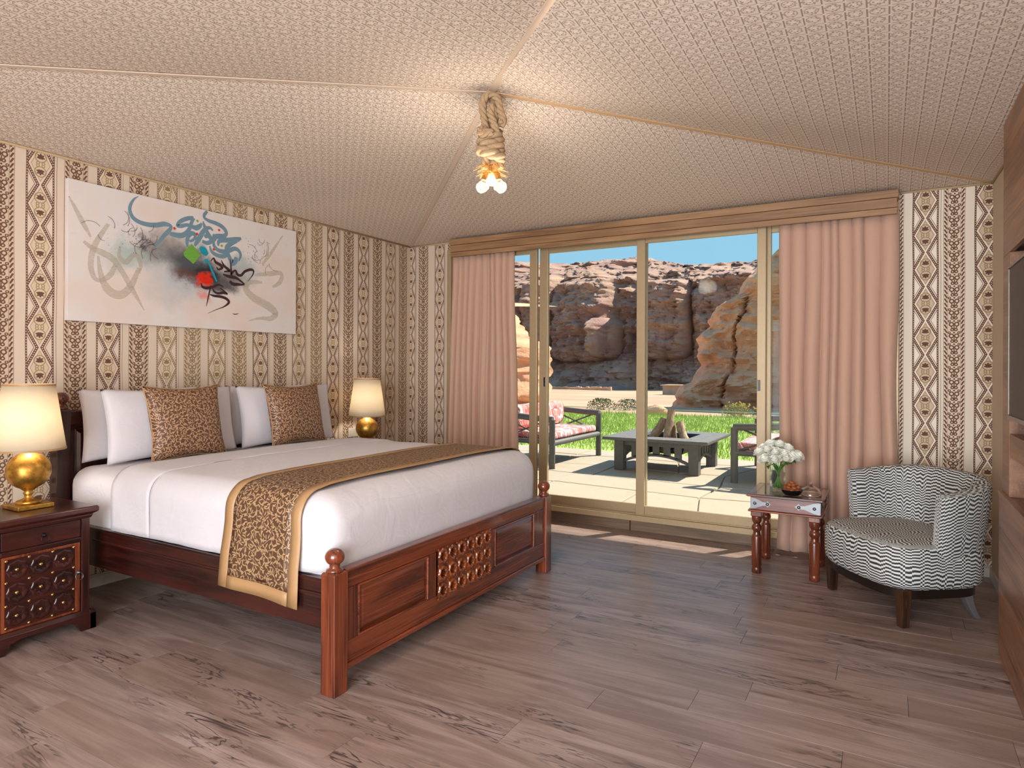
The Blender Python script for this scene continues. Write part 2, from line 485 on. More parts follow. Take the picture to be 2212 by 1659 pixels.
def glass_build(tint=(1, 1, 1), refl=.9, rough=.0):
    def f():
        t = node('ShaderNodeBsdfTransparent', Color=tint); g = node('ShaderNodeBsdfGlossy', Color=(refl, refl, refl), Roughness=rough)
        bf = S(NT.nodes.new('ShaderNodeNewGeometry').outputs['Backfacing']); fr = node('ShaderNodeFresnel', IOR=1.45-bf*(1.45-1/1.45))
        m = NT.nodes.new('ShaderNodeMixShader'); NT.links.new(fr.outputs[0], m.inputs[0])
        NT.links.new(t.outputs[0], m.inputs[1]); NT.links.new(g.outputs[0], m.inputs[2])
        return m.outputs[0]
    return f
custom('window_glass', glass_build((.97, .985, .97), .09))
custom('bulb_glass', glass_build((.99, .97, .92), .8))
custom('table_glass', glass_build((.82, .84, .82), 1.0))
material('clear_glass', (1, 1, 1), .02, Transmission_Weight=1.0, IOR=1.45)
custom('vase_glass', glass_build((.90, .95, .93), 1.0, .03))
def shade_build():
    x, y, z = coords('Object'); n = noi(vec(x*420.0, y*420.0, z*420.0), 1.0, 1)
    c = mixc(n, rgb(240, 230, 210), rgb(228, 216, 194))
    d = node('ShaderNodeBsdfDiffuse', Color=c); t = node('ShaderNodeBsdfTranslucent', Color=c)
    m = NT.nodes.new('ShaderNodeMixShader'); m.inputs[0].default_value = .5
    NT.links.new(d.outputs[0], m.inputs[1]); NT.links.new(t.outputs[0], m.inputs[2])
    return m.outputs[0]
custom('lamp_shade_cloth', shade_build)
def emis(col, st):
    def f(): return node('ShaderNodeEmission', Color=col, Strength=st).outputs[0]
    return f
custom('bulb_glow', emis((1, .86, .62), 26.0))
custom('fill_globe_glow', emis((1, .95, .88), 6.0))  # glow of the added fill globes
custom('filament', emis((1, .78, .45), 40.0))
def rope_build():
    x, y, z = coords('Object'); n = noi(vec(x*160.0, y*160.0, z*160.0), 1.0, 3)
    return {'Base Color': mixc(n, rgb(186, 158, 124), rgb(134, 106, 78)), 'Normal': bump(n, .4, .003)}
material('hemp_rope', rough=.95, build=rope_build)
material('fray', rough=.95, build=weave_build(rgb(190, 140, 70), rgb(140, 96, 44)))
def canvas_build():
    x, y, z = coords('Object')       # painting space: y 0..1.72, z 0..0.84 in metres
    w1 = noi(vec(y, z, 1.0), 4.5, 6, .65); w2 = noi(vec(y, z, 7.0), 4.5, 6, .65); sm = noi(vec(y, z, 3.0), 9, 5, .65)
    yy, zz = y+(w1-.5)*.46, z+(w2-.5)*.36
    c = mixc(sstep(noi(vec(y, z, 5.0), 2.2, 2), .4, .65)*.75, rgb(214, 206, 204), rgb(216, 196, 184))
    def blob(cy_, cz_, ry, rz, col, amt):
        nonlocal c
        d = hyp((yy-cy_)/ry, (zz-cz_)/rz)
        c = mixc((1.0-sstep(d, .15, 1.0))*amt, c, col)
    blob(.80, .40, .62, .30, rgb(222, 224, 226), .5)
    blob(.69, .27, .42, .20, rgb(166, 170, 176), .7)
    blob(.40, .44, .26, .13, rgb(150, 172, 166), .75)
    blob(.63, .52, .26, .17, rgb(146, 138, 132), .8)
    blob(1.22, .47, .2, .13, rgb(150, 164, 166), .7)
    blob(.82, .43, .46, .19, rgb(62, 66, 74), .97)
    blob(1.06, .37, .30, .12, rgb(66, 62, 66), .9)
    blob(.76, .355, .20, .085, rgb(90, 52, 42), .9)
    blob(.90, .40, .16, .08, rgb(28, 30, 36), .95)
    blob(.50, .52, .07, .06, rgb(74, 70, 74), .8)
    blob(.90, .355, .085, .06, rgb(216, 52, 36), 1.0)
    blob(.91, .24, .06, .07, rgb(222, 120, 100), .7)
    c = mixc(sstep(sm, .6, .8)*.18, c, rgb(120, 122, 128))
    sp = voro(vec(y*46.0, z*46.0), 1.0, rnd=1.0); dist = S(sp.outputs['Distance']); cr, cg, cb = sep(S(sp.outputs['Color']))
    zone = mx(1.0-sstep(hyp((y-1.32)/.22, (z-.62)/.2), .3, 1.0), 1.0-sstep(hyp((y-.36)/.3, (z-.54)/.16), .3, 1.0))
    c = mixc((dist < cr*.17)*(cg < .35)*zone, c, rgb(76, 80, 104))
    wv = noi(vec(y*900.0, z*900.0), 1.0, 1)
    return {'Base Color': c, 'Normal': bump(wv, .12, .002)}
material('canvas', rough=.8, build=canvas_build)
def paint(name, col, alpha, sc=60):
    def f():
        x, y, z = coords('Object'); n = noi(vec(y*12.0, z*90.0), 1.0, 3)
        d = node('ShaderNodeBsdfDiffuse', Color=col); t = node('ShaderNodeBsdfTransparent')
        m = NT.nodes.new('ShaderNodeMixShader'); plug(m.inputs[0], mth('ADD', n*.35, alpha-.17, clamp=True))
        NT.links.new(t.outputs[0], m.inputs[1]); NT.links.new(d.outputs[0], m.inputs[2])
        return m.outputs[0]
    return custom(name, f)
paint('paint_slate', rgb(116, 142, 158), .92); paint('paint_umber', rgb(70, 50, 50), .95)
paint('paint_teal', rgb(40, 148, 168), .95); paint('paint_green', rgb(112, 164, 70), .95)
paint('paint_red', rgb(214, 52, 36), .92); paint('paint_faint', rgb(200, 187, 170), .40)
material('petal', rgb(252, 252, 240), .6, Subsurface_Weight=.15, Subsurface_Radius=(.01, .01, .006))
material('leaf_green', rgb(52, 98, 38), .5)
material('stem_green', rgb(92, 132, 52), .5)
def nut_build():
    x, y, z = coords('Object'); n = noi(vec(x, y, z), 140, 3, .6); r = rnd_obj()
    return {'Base Color': mixc(n, rgb(112, 58, 26), mixc(r, rgb(190, 112, 58), rgb(146, 80, 38))), 'Normal': bump(n, .6, .004)}
material('date_skin', rough=.4, build=nut_build)
material('black_glaze', rgb(22, 22, 22), .12)

# outdoors
def stone_build():
    x, y, z = coords('Object'); r = rnd_obj()
    n = noi(vec(x, y, r*20.0), 2.2, 5, .65, 1.0); m_ = noi(vec(x, y, r*9.0), 22, 3)
    c = mixc(n, rgb(190, 176, 156), rgb(170, 154, 134)); c = mixc(sstep(m_, .55, .75)*.35, c, rgb(146, 126, 104))
    c = mixc(r*.3, c, rgb(180, 160, 136))
    return {'Base Color': c, 'Normal': bump(m_, .3, .01)}
material('flagstone', rough=.85, build=stone_build)
material('mortar', rough=.95, build=weave_build(rgb(196, 176, 146), rgb(170, 150, 122), 40.0))
def lawn_build():
    x, y, z = coords('Object'); n = noi(vec(x, y, z), 1.3, 4, .6); m_ = noi(vec(x, y, z), 40, 2)
    c = mixc(n, rgb(160, 188, 80), rgb(194, 206, 108)); c = mixc(m_*.5, c, rgb(138, 170, 70))
    return {'Base Color': c}
material('lawn_green', rough=.9, build=lawn_build)
def blade_build():
    x, y, z = coords('Object'); n = noi(vec(x, y, 0.0), 1.6, 3); m_ = noi(vec(x, y, z), 60, 1)
    return {'Base Color': mixc(m_, mixc(n, rgb(156, 172, 76), rgb(190, 194, 104)), rgb(132, 154, 64))}
material('grass_blade', rough=.7, build=blade_build)
def sand_build():
    x, y, z = coords('Object'); n = noi(vec(x*.35, y, z), .22, 5, .6, 1.0); m_ = noi(vec(x, y, z), 3, 4)
    c = mixc(sstep(n, .35, .65), rgb(200, 170, 138), rgb(176, 134, 106)); c = mixc(m_*.4, c, rgb(190, 156, 124))
    return {'Base Color': c}
material('desert_sand', rough=.95, build=sand_build)
def rock_build(c0, c1, c2, sc=1.0, dk=.5):
    def f():
        x, y, z = coords('Object')
        w_ = noi(vec(x, y, z), .12*sc, 3)
        strata = noi(vec(x*.03*sc, y*.03*sc, z*.9*sc+w_*3.0), 1.6, 4, .65)
        blot = noi(vec(x, y, z), .16*sc, 5, .65, .6); fine = noi(vec(x, y, z*1.6), 1.6*sc, 5, .7)
        streak = noi(vec(x*1.2*sc, y*.4*sc, z*.06*sc), 1.3, 3, .6)
        c = mixc(sstep(blot, .35, .65), c0, c1)
        c = mixc(sstep(strata, .5, .72)*.55, c, c2)
        c = mixc(sstep(streak, .55, .75)*.4, c, tuple(q*(dk+.05) for q in c0))
        c = mixc(sstep(fine, .6, .78)*.4, c, tuple(q*dk for q in c0))
        return {'Base Color': c, 'Normal': bump(fine*.7+strata*.5, .8, .5/sc)}
    return f
material('cliff_rock', rough=.95, build=rock_build(rgb(164, 126, 114), rgb(192, 154, 130), rgb(210, 172, 140)))
material('outcrop_rock', rough=.95, build=rock_build(rgb(224, 160, 122), rgb(238, 180, 138), rgb(242, 198, 154), 3.0, .68))
material('bush_leaf', rough=.8, build=weave_build(rgb(116, 128, 84), rgb(84, 98, 62), 9.0))
material('dry_bush_leaf', rough=.8, build=weave_build(rgb(176, 172, 110), rgb(132, 136, 84), 9.0))
material('bush_flower', rgb(214, 184, 60), .7)
def charcoal_build():
    x, y, z = coords('Object'); n = noi(vec(x, y, z), 30, 3)
    return {'Base Color': mixc(n, rgb(78, 74, 70), rgb(104, 100, 96))}
material('weathered_paint', rough=.6, build=charcoal_build)
def slate_build():
    x, y, z = coords('Object'); r = rnd_obj(); n = noi(vec(x, y, r*4.0), 14, 4)
    return {'Base Color': mixc(n, rgb(96, 94, 94), rgb(134, 128, 122))}
material('slate_tile', rough=.6, build=slate_build)
def kilim_build():
    x, y, z = coords('Object')
    n = voro(vec(x*14.0+z*9.0, y*14.0+z*5.0), 1.0, rnd=.6); d = S(n.outputs['Distance']); r, g, b_ = sep(S(n.outputs['Color']))
    c = mixc((d-.3).ab() < .12, rgb(242, 224, 214), rgb(206, 128, 122))
    c = mixc((d < .14), c, rgb(204, 110, 100)); c = mixc((r > .66)*(d > .4), c, rgb(190, 92, 86))
    return {'Base Color': c}
material('kilim_cloth', rough=.9, build=kilim_build)
material('awning_cloth', rough=.9, build=weave_build(rgb(206, 192, 166), rgb(190, 174, 148)))
material('hut_plaster', rough=.95, build=weave_build(rgb(206, 178, 148), rgb(184, 152, 124), 2.0))
material('wire', rgb(190, 180, 150), .7)

# ------------------------------------------------------------------ the room
XL, XR, YB, YF, YD, H = -4.225, .60, 5.30, .50, -1.75, 2.59
fl = tag(MB().box(XL-.1, 1.1, YD-.1, YB+.1, -.14, -.008).build('floor', 'floor_base'), kind='structure')
rng = random.Random(3)
PW, row, y = .192, 0, YB
while y > YD:
    x = XL-rng.uniform(0, 1.2)
    while x < .95:
        L = rng.choice((1.28, 1.28, .9, 1.6))
        a, b = max(x, XL), min(x+L, .95)
        if b-a > .03:
            g = .0006
            box('plank', 'laminate', a+g, b-g, max(y-PW, YD)+g, y-g, -.0079, 0, fl, bevel=.0006)
        x += L
    y -= PW; row += 1

tag(MB().box(XL-.12, XL, YD-.12, YB+.12, -.14, 2.64).build('wall_left', 'tapestry_left'), kind='structure')
wb = MB().box(XL, -3.74, YB, YB+.12, -.14, 2.64, 0).box(.07, XR+.12, YB, YB+.12, -.14, 2.64, 1).box(-3.74, .07, YB, YB+.12, 2.51, 2.64, 0)
tag(wb.build('wall_back', ['tapestry_back_left', 'tapestry_back_right']), kind='structure')
tag(MB().box(XR, XR+.12, 3.86, YB, -.14, 2.64).box(.98, 1.1, YD-.12, 3.86, -.14, 2.64).box(XR+.12, 1.1, 3.86, 3.98, -.14, 2.64)
    .build('wall_right', 'plain_wall'), kind='structure')
tag(MB().box(XL, -1.82, YD-.12, YD, -.14, 2.64).box(.82, .98, YD-.12, YD, -.14, 2.64).box(-1.82, .82, YD-.12, YD, 2.30, 2.64)
    .build('wall_front', 'plain_wall'), kind='structure')
bbp = lambda y0, y1: MB()
tag(MB().box(XL, XL+.016, YD, YB, 0, .066).box(XL, XL+.012, YD, YB, .066, .078).build('baseboard_left', 'skirting', bevel=.002), kind='structure')
tag(MB().box(.065, XR, YB-.016, YB, 0, .062).box(.065, XR, YB-.012, YB, .062, .074).build('baseboard_back', 'skirting', bevel=.002), kind='structure')
tag(MB().box(XR-.014, XR, 3.9, YB-.017, 0, .07).build('baseboard_right', 'skirting', bevel=.002), kind='structure')

# pyramid ceiling of patterned tent cloth
APEX = Vector((-1.81, 2.93, 2.80))
BL, BR, FR, FL_ = Vector((XL, YB, H)), Vector((XR, YB, H)), Vector((XR, YF, H)), Vector((XL, YF, H))
ceil = empty('ceiling', (APEX.x, APEX.y, H), kind='structure')
def tent_panel(A, B, n=26, drop=0.0):
    mb = MB(); idx = {}
    for j in range(n+1):
        r = j/n
        for i in range(n+1-j):
            t = i/(n-j) if n > j else 0
            p = A.lerp(B, t).lerp(APEX, r)
            sag = .022*math.sin(PI*t)*math.sin(PI*r)
            p = p.copy(); p.z -= sag+drop*smooth01(t/.3)*(1-r)
            idx[(i, j)] = len(mb.v); mb.v.append(tuple(p))
    for j in range(n):
        for i in range(n-j):
            mb.f.append((idx[(i, j)], idx[(i+1, j)], idx[(i, j+1)])); mb.mi.append(0)
            if i+1 < n-j: mb.f.append((idx[(i+1, j)], idx[(i+1, j+1)], idx[(i, j+1)])); mb.mi.append(0)
    return mb.build('fabric_panel', 'tent_fabric', ceil, smooth=True)
tent_panel(BL, BR); tent_panel(BR, FR, drop=.085); tent_panel(FR, FL_); tent_panel(FL_, BL)
MB().box(XL, 1.1, YD, YF, H, H+.02).build('fabric_panel', 'tent_fabric', ceil)
MB().box(XR, 1.1, YF, 3.98, H-.10, H-.08).build('fabric_panel', 'tent_fabric', ceil)
def hip(A, mat, wdt=.03, dz=.006):
    d = (APEX-A).normalized(); s = d.cross(Vector((0, 0, 1))).normalized()*wdt/2; mb = MB(); rs = []
    for k in range(21):
        p = A.lerp(APEX, k/20); p = p-Vector((0, 0, dz+.003*math.sin(PI*k/20)))
        rs.append([p-s, p+s, p+s+Vector((0, 0, .005)), p-s+Vector((0, 0, .005))])
    mb.rings(rs).build('seam_strip', mat, ceil)
hip(BL, 'seam_pale'); hip(FL_, 'seam_pale', .022); hip(FR, 'seam_pale', .04); hip(BR, 'seam_tan', .03)
tag(MB().tube([(XL+.008, YF, H-.008), (XL+.008, YB-.008, H-.008)], .008).build('trim_1', 'cord', smooth=True), kind='structure')
tag(MB().tube([(XL+.008, YB-.008, H-.008), (-3.65, YB-.008, H-.008)], .007).tube([(.07, YB-.008, H-.008), (XR-.008, YB-.008, H-.008)], .007)
    .build('trim_2', 'cord', smooth=True), kind='structure')
tag(MB().tube([(XR-.008, YB-.008, H-.008), (XR-.008, 3.9, H-.06)], .007).build('trim_3', 'cord', smooth=True), kind='structure')

# sliding glass door
door = empty('door_1', (-1.8, YB, 0), kind='structure')
fm = MB().box(-3.74, .07, 5.262, 5.41, .088, .135).box(-3.74, .07, 5.262, 5.41, 2.46, 2.51)
fm.box(-3.74, -3.695, 5.262, 5.41, .135, 2.46).box(.025, .07, 5.262, 5.41, .135, 2.46)
for yy in (5.285, 5.332, 5.378): fm.box(-3.695, .025, yy-.004, yy+.004, .135, .146)
fm.build('outer_frame', 'champagne_metal', door, bevel=.003)
def sash(x0, x1, y0, sl, sr, lock=None):
    y1 = y0+.036; mb = MB()
    mb.box(x0, x0+sl, y0, y1, .137, 2.46).box(x1-sr, x1, y0, y1, .137, 2.46)
    mb.box(x0+sl, x1-sr, y0+.004, y1-.004, .137, .215).box(x0+sl, x1-sr, y0+.004, y1-.004, 2.40, 2.46)
    s = mb.build('sash', 'champagne_metal', door, bevel=.004)
    box('glass_pane', 'window_glass', x0+sl-.004, x1-sr+.004, y0+.015, y0+.021, .205, 2.41, s, bevel=0)
    if lock: box('lock_slot', 'black_plastic', lock-.010, lock+.010, y0-.0015, y0+.004, 1.19, 1.275, s, bevel=.003)
    return s
sash(-3.694, -2.762, 5.288, .07, .075)
sash(-2.76, -1.748, 5.336, .085, .07, lock=-2.705)
sash(-1.822, -.80, 5.288, .072, .065)
sash(-.845, .024, 5.336, .075, .07, lock=None)
box('lock_slot', 'black_plastic', -.858, -.838, 5.2865, 5.291, 1.19, 1.275, door.children[3], bevel=.003)
tb = empty('trim_4', (-1.8, YB, 0), kind='structure')
box('skirting_board', 'base_board_x', -3.74, -1.874, 5.286, 5.34, 0, .088, tb)
box('skirting_board', 'base_board_x', -1.866, .065, 5.286, 5.34, 0, .088, tb)
tag(MB().box(-3.74, .10, 5.34, 5.46, -.14, .087).build('trim_5', 'mortar'), kind='structure')

# wooden pelmet
pel = empty('curtain_pelmet', (-1.79, YB, 2.42), 'long stepped wooden pelmet above the glass doors', 'pelmet')
box('upper_fascia', 'oak_x', -3.64, .065, 5.155, YB-.001, 2.528, 2.582, pel)
box('middle_fascia', 'oak_x', -3.632, .057, 5.163, 5.19, 2.462, 2.526, pel)
box('lower_fascia', 'oak_x', -3.632, .057, 5.168, 5.19, 2.418, 2.460, pel)
for xx in (-3.632, .034): box('end_panel', 'oak_x', xx, xx+.023, 5.19, YB-.001, 2.446, 2.526, pel)

def curtain(name, x0, x1, nf, seed, label, top_in=.0, zb=.03, amp=.042):
    r = random.Random(seed)
    edges = [0]
    for k in range(nf): edges.append(edges[-1]+r.uniform(.6, 1.5))
    edges = [e/edges[-1] for e in edges]
    amps = [r.uniform(.65, 1.1) for _ in range(nf)]
    zc = 2.43
    def fn(u, v):
        z = lerp(zb, zc, v)
        k = 0
        while k < nf-1 and u > edges[k+1]: k += 1
        t = (u-edges[k])/(edges[k+1]-edges[k])
        w_ = math.sin(PI*min(1, max(0, t)))**.5
        wob = noise.noise(Vector((u*9+seed, v*2.2, seed)))*.010*(1.1-v)
        dep = lerp(.090, .040, v**1.5)*amps[k]*(1+.25*noise.noise(Vector((k*3.1, v*2.5, seed))))
        y = 5.254-dep*w_+wob-.008
        cx_ = (x0+x1)/2; wdt = (x1-x0)*(1-top_in*smooth01((v-.4)/.6))
        x = cx_+(u-.5)*wdt+.018*math.sin(v*4+u*9+seed)*(1-v)+noise.noise(Vector((u*5, v*3, seed+4)))*.012
        if v == 0: z += .008*math.sin(u*40)
        return (x, min(y, 5.256), z)
    o = MB().grid(fn, nf*22, 30).build(name, 'curtain_cloth', smooth=True)
    q = o.modifiers.new('thickness', 'SOLIDIFY'); q.thickness = .003
    return tag(o, label, 'curtain', 'pleated door curtains')
c1 = curtain('curtain', -3.69, -2.93, 11, 5, 'dusty pink pleated curtain gathered in the corner beyond the bed', .10)
c2 = curtain('curtain', -.70, .066, 9, 12, 'dusty pink pleated curtain hanging behind the side table and armchair', .0)

# ------------------------------------------------------------------ painting
pt = empty('painting', (XL, 2.057, 1.624), 'wide white canvas painting with slate blue calligraphy strokes over the bed', 'painting')
PWD, PHT = 1.722, .838
cv = MB().box(.004, .038, 0, PWD, 0, PHT).build('canvas', 'canvas', bevel=.003); cv.parent = pt
STROKES = {
'slate': ["420,826,2 389,798,10 368,757,15 365,720,17 384,681,20 427,660,21 483,655,23 541,663,25 593,680,24 633,678,18 640,663,17 620,634,22 593,604,20 561,560,15 529,517,8 522,504,4",
  "633,624,18 660,622,24 701,623,28 729,631,27 757,653,25 778,689,21 789,724,19 806,764,21",
  "806,764,19 764,752,22 722,730,22 694,706,18 687,685,15 715,690,21 757,705,19 800,700,22 828,699,28 854,717,23 868,740,9",
  "761,555,11 758,587,19 764,621,22 785,651,25 814,653,21 818,631,16 800,608,15 775,597,12",
  "815,571,13 836,607,25 858,644,28 880,682,25 902,706,23 932,718,17 958,703,9",
  "879,755,5 887,730,17 909,687,23 940,645,26 962,636,23 978,659,17 955,675,13",
  "912,832,15 890,804,19 890,781,15 924,767,19 977,761,22 1023,749,23 1055,728,22 1067,702,20 1047,681,26 1008,671,29 974,662,26 947,626,24 910,607,22 873,614,18",
  "1001,601,9 1005,633,22 1040,649,26 1095,659,29 1152,672,31 1193,690,13",
  "1152,661,20 1103,632,26 1072,599,29 1080,559,24 1104,514,26 1120,495,33 1144,513,29 1152,542,23",
  "963,629,13 967,596,19 994,573,22 1040,567,25 1088,581,26 1136,603,24 1172,594,20 1189,562,16 1173,517,8",
  "932,590,9 948,552,17 986,534,22 1040,532,25 1088,560,22",
  "891,664,10 902,654,25 917,648,10"],
'umber': ["941,483,5 963,507,9 979,482,15 1017,467,18 1033,449,16 1002,431,10 987,449,6",
  "1025,502,4 1049,465,14 1080,445,17 1096,433,12 1049,423,8",
  "1100,520,3 1106,473,9 1109,410,11 1117,425,13 1145,443,11 1161,417,16 1194,414,16 1227,447,15 1278,468,16 1304,460,12 1295,427,7 1253,375,2",
  "1041,402,8 1081,393,17 1121,391,20 1153,388,17 1178,377,13 1220,350,9 1162,343,17 1121,342,20 1097,360,15",
  "867,319,5 875,294,13 912,288,17 964,304,15 1003,322,12 1042,312,7",
  "957,289,5 972,267,13 1003,260,14 1042,268,16 1078,264,7 1018,299,7",
  "942,308,8 927,246,8 916,197,6 907,160,2",
  "934,246,5 965,239,13 1019,238,16 1066,228,16 1090,203,15 1050,168,7 981,139,3 920,110,2",
  "1122,122,2 1147,120,5 1175,128,2"],
'teal': ["855,567,19 884,549,55 914,523,26",
  "892,476,25 907,479,33 922,481,19",
  "926,468,13 941,436,15 964,392,17 989,344,12"],
'green': ["793,579,4 795,535,75 796,505,106 802,470,50 805,445,4"],
'red': ["823,357,6 867,373,25 904,361,45 934,347,38 960,337,9",
  "852,348,19 897,336,38 942,335,19"],
'faint': ["5,731,10 79,599,30 129,511,13",
  "232,611,22 155,471,34 130,361,34 147,274,30 190,257,26 243,295,34 278,364,26",
  "88,478,17 147,443,34 251,405,43 314,332,35 379,228,32 461,95,5",
  "172,403,14 190,289,34 234,203,52 306,179,52 370,237,44 426,365,23",
  "1581,779,7 1467,622,26 1385,518,21",
  "1318,431,17 1454,460,39 1568,474,33 1554,403,38 1483,360,15",
  "1385,383,21 1265,369,38 1239,311,52 1319,252,59 1442,207,65 1513,155,55 1470,112,39 1360,105,21 1254,75,4",
  "304,478,12 300,422,26 341,391,35 397,446,27 435,395,27 426,328,11"],

}
def ribbon(pts, off):
    P = catmull([(a/1000, b/1000, c/1000) for a, b, c in pts], 8); mb = MB(); L, R = [], []
    for i, p in enumerate(P):
        t = P[min(i+1, len(P)-1)]-P[max(i-1, 0)]; t = Vector((t.x, t.y)); t = t.normalized() if t.length > 0 else Vector((1, 0))
        n = Vector((-t.y, t.x))*max(p.z, .002)/2
        L.append((off, p.x+n.x, min(PHT-.002, p.y+n.y))); R.append((off, p.x-n.x, min(PHT-.002, p.y-n.y)))
    n_ = len(P)
    mb.add(L+R, [(i, i+1, n_+i+1, n_+i) for i in range(n_-1)])
    return mb
k = 0
for colr in ('faint', 'slate', 'red', 'green', 'teal', 'umber'):
    for st in STROKES[colr]:
        k += 1
        wk = {'slate': 1.3, 'umber': 1.25, 'green': 1.2}.get(colr, 1.0)
        o = ribbon([(lambda q: (q[0], q[1], q[2]*wk))([int(q) for q in s_.split(',')]) for s_ in st.split()], .0392+k*.00006).build('brush_stroke', 'paint_'+colr)
        o.parent = pt
rq = random.Random(17)
for cy_, cz_, ry_, rz_, n_ in ((.36, .55, .20, .07, 16), (1.36, .62, .10, .10, 14), (.46, .53, .12, .03, 8)):
    for q_ in range(n_):
        a, b = cy_+rq.uniform(-ry_, ry_), cz_+rq.uniform(-rz_, rz_); an = rq.uniform(0, 6.28); ln = rq.uniform(.03, .11)
        pts_ = [(1000*(a+ln*t*math.cos(an+t*.9)), 1000*(b+ln*t*math.sin(an+t*.9)), w__) for t, w__ in ((0, 2.5), (.35, 1.5), (.7, 2.2), (1, 1))]
        o = ribbon(pts_, .0426).build('ink_splatter', 'paint_umber'); o.parent = pt
for colr, a, b in [('r', 664, 664), ('r', 831, 656), ('r', 1004, 715), ('r', 963, 570), ('g', 833, 747), ('g', 1027, 606)]:
    a, b, s_ = a/1000, b/1000, .011
    o = MB().add([(.0425, a-s_, b+.002), (.0425, a, b-s_), (.0425, a+s_, b), (.0425, a+.001, b+s_)], [(0, 1, 2, 3)]).build('paint_dot', 'paint_red' if colr == 'r' else 'paint_green')
    o.parent = pt

# ------------------------------------------------------------------ bed
bed = empty('bed', (-3.1, 2.97, 0), 'dark carved rosewood double bed frame with ball topped posts', 'bed')
BALL = [(.012, 0), (.034, 0), (.036, .006), (.034, .012), (.024, .016), (.020, .022), (.023, .026), (.020, .030)]
def finial(x, y, z, parent, s=1.0):
    prof = [(r*s, z+h*s) for r, h in BALL]
    for k in range(1, 12):
        a = -PI/2+.55+(PI-.55)*k/11
        prof.append((max(.001, .041*s*math.cos(a)), z+(.062+.036*math.sin(a))*s))
    return MB().lathe(prof, (x, y, 0), 24).build('finial', 'rosewood_z', parent, smooth=True)
for (px, py, ht) in ((-1.991, 2.010, .505), (-1.991, 3.926, .505), (-4.155, 2.010, 1.105), (-4.155, 3.926, 1.105)):
    m = 'rosewood_z' if ht < 1 else 'dark_rosewood_z'
    mb = MB(); s_ = .039
    mb.rings([[(px-a, py-a, z), (px+a, py-a, z), (px+a, py+a, z), (px-a, py+a, z)] for a, z in ((s_, 0), (s_, ht-.006), (s_-.006, ht))])
    p = mb.build('leg', m, bed, bevel=.004)
    finial(px, py, ht-.001, p)
for sy, yo in ((1, 1.985), (-1, 3.951)):
    y0, y1 = (yo, yo+.028) if sy > 0 else (yo-.028, yo)
    rl = box('side_rail', 'dark_rosewood_x', -4.116, -2.030, y0, y1, .263, .462, bed)
    box('rail_cap', 'dark_rosewood_x', -4.116, -2.030, min(y0, y1)-.004, max(y0, y1)+.004, .462, .474, rl)
    box('rail_bead', 'dark_rosewood_x', -4.116, -2.030, y0-.005 if sy > 0 else y1, y0 if sy > 0 else y1+.005, .400, .412, rl, bevel=.002)
fb = box('footboard', 'rosewood_y', -2.004, -1.984, 2.049, 3.887, .100, .48, bed)     # rear board
box('top_rail', 'rosewood_y', -2.006, -1.966, 2.049, 3.887, .424, .494, fb, .006)
box('top_cap', 'rosewood_y', -2.012, -1.958, 2.049, 3.887, .494, .507, fb, .005)
box('bottom_rail', 'rosewood_y', -2.004, -1.966, 2.049, 3.887, .112, .203, fb, .004)
box('bottom_bead', 'rosewood_y', -2.004, -1.956, 2.049, 3.887, .088, .112, fb, .006)
for a, b in ((2.049, 2.124), (2.622, 2.690), (3.205, 3.254), (3.742, 3.887)):
    box('stile', 'rosewood_z', -2.000, -1.967, a, b, .203, .424, fb, .003)
def raised_panel(y0, y1, z0, z1, parent, x0=-1.983, mat='rosewood_y'):
    mb = MB(); rs = []
    for ins, x in ((0, x0), (0, x0+.004), (.012, x0+.006), (.030, x0+.014), (.034, x0+.016)):
        rs.append([(x, y0+ins, z0+ins), (x, y1-ins, z0+ins), (x, y1-ins, z1-ins), (x, y0+ins, z1-ins)])
    p = mb.rings(rs).build('raised_panel', mat, parent)
    fr = MB()
    for (a, b, c, d) in ((y0, y1, z1-.010, z1), (y0, y1, z0, z0+.010), (y0, y0+.010, z0, z1), (y1-.010, y1, z0, z1)):
        fr.box(x0, x0+.021, a, b, c, d)
    fr.build('panel_moulding', mat, p, bevel=.004)
raised_panel(2.124, 2.622, .203, .424, fb); raised_panel(3.254, 3.742, .203, .424, fb)
def carved_tile_mesh(w_, h_, depth=.022, hole=.021, relief=1.0):
    "square tile with a scalloped, pierced rosette; faces +x, centre at the origin"
    n = 32; rs = []
    def sqr(t):
        c, s = math.cos(t), math.sin(t); k = 1/max(abs(c)/(w_/2), abs(s)/(h_/2)); return (c*k, s*k)
    def ring(fr_, x): return [(x*relief if x > 0 else x, fr_(2*PI*k/n)*math.cos(2*PI*k/n), fr_(2*PI*k/n)*math.sin(2*PI*k/n)) for k in range(n)]
    rs.append([(0, *sqr(2*PI*k/n)) for k in range(n)])
    q = min(w_, h_)/2
    rs.append(ring(lambda t: q*(.90+.05*math.cos(8*t)), .001))
    rs.append(ring(lambda t: q*(.86+.06*math.cos(8*t)), .008))
    rs.append(ring(lambda t: q*(.74+.05*math.cos(8*t)), .012))
    rs.append(ring(lambda t: q*(.62+.06*math.cos(8*t)), .009))
    rs.append(ring(lambda t: hole*(1+.16*math.cos(8*t)), .004))
    rs.append(ring(lambda t: hole*(1+.16*math.cos(8*t)), -depth))
    return MB().rings(rs, cap0=False, cap1=True)
def stud_mb(r=.007): return MB().lathe([(r, 0), (r, .001), (r*.85, r*.45), (r*.5, r*.72), (.0004, r*.8)], n=10, M=Matrix.Rotation(PI/2, 4, 'Y'))
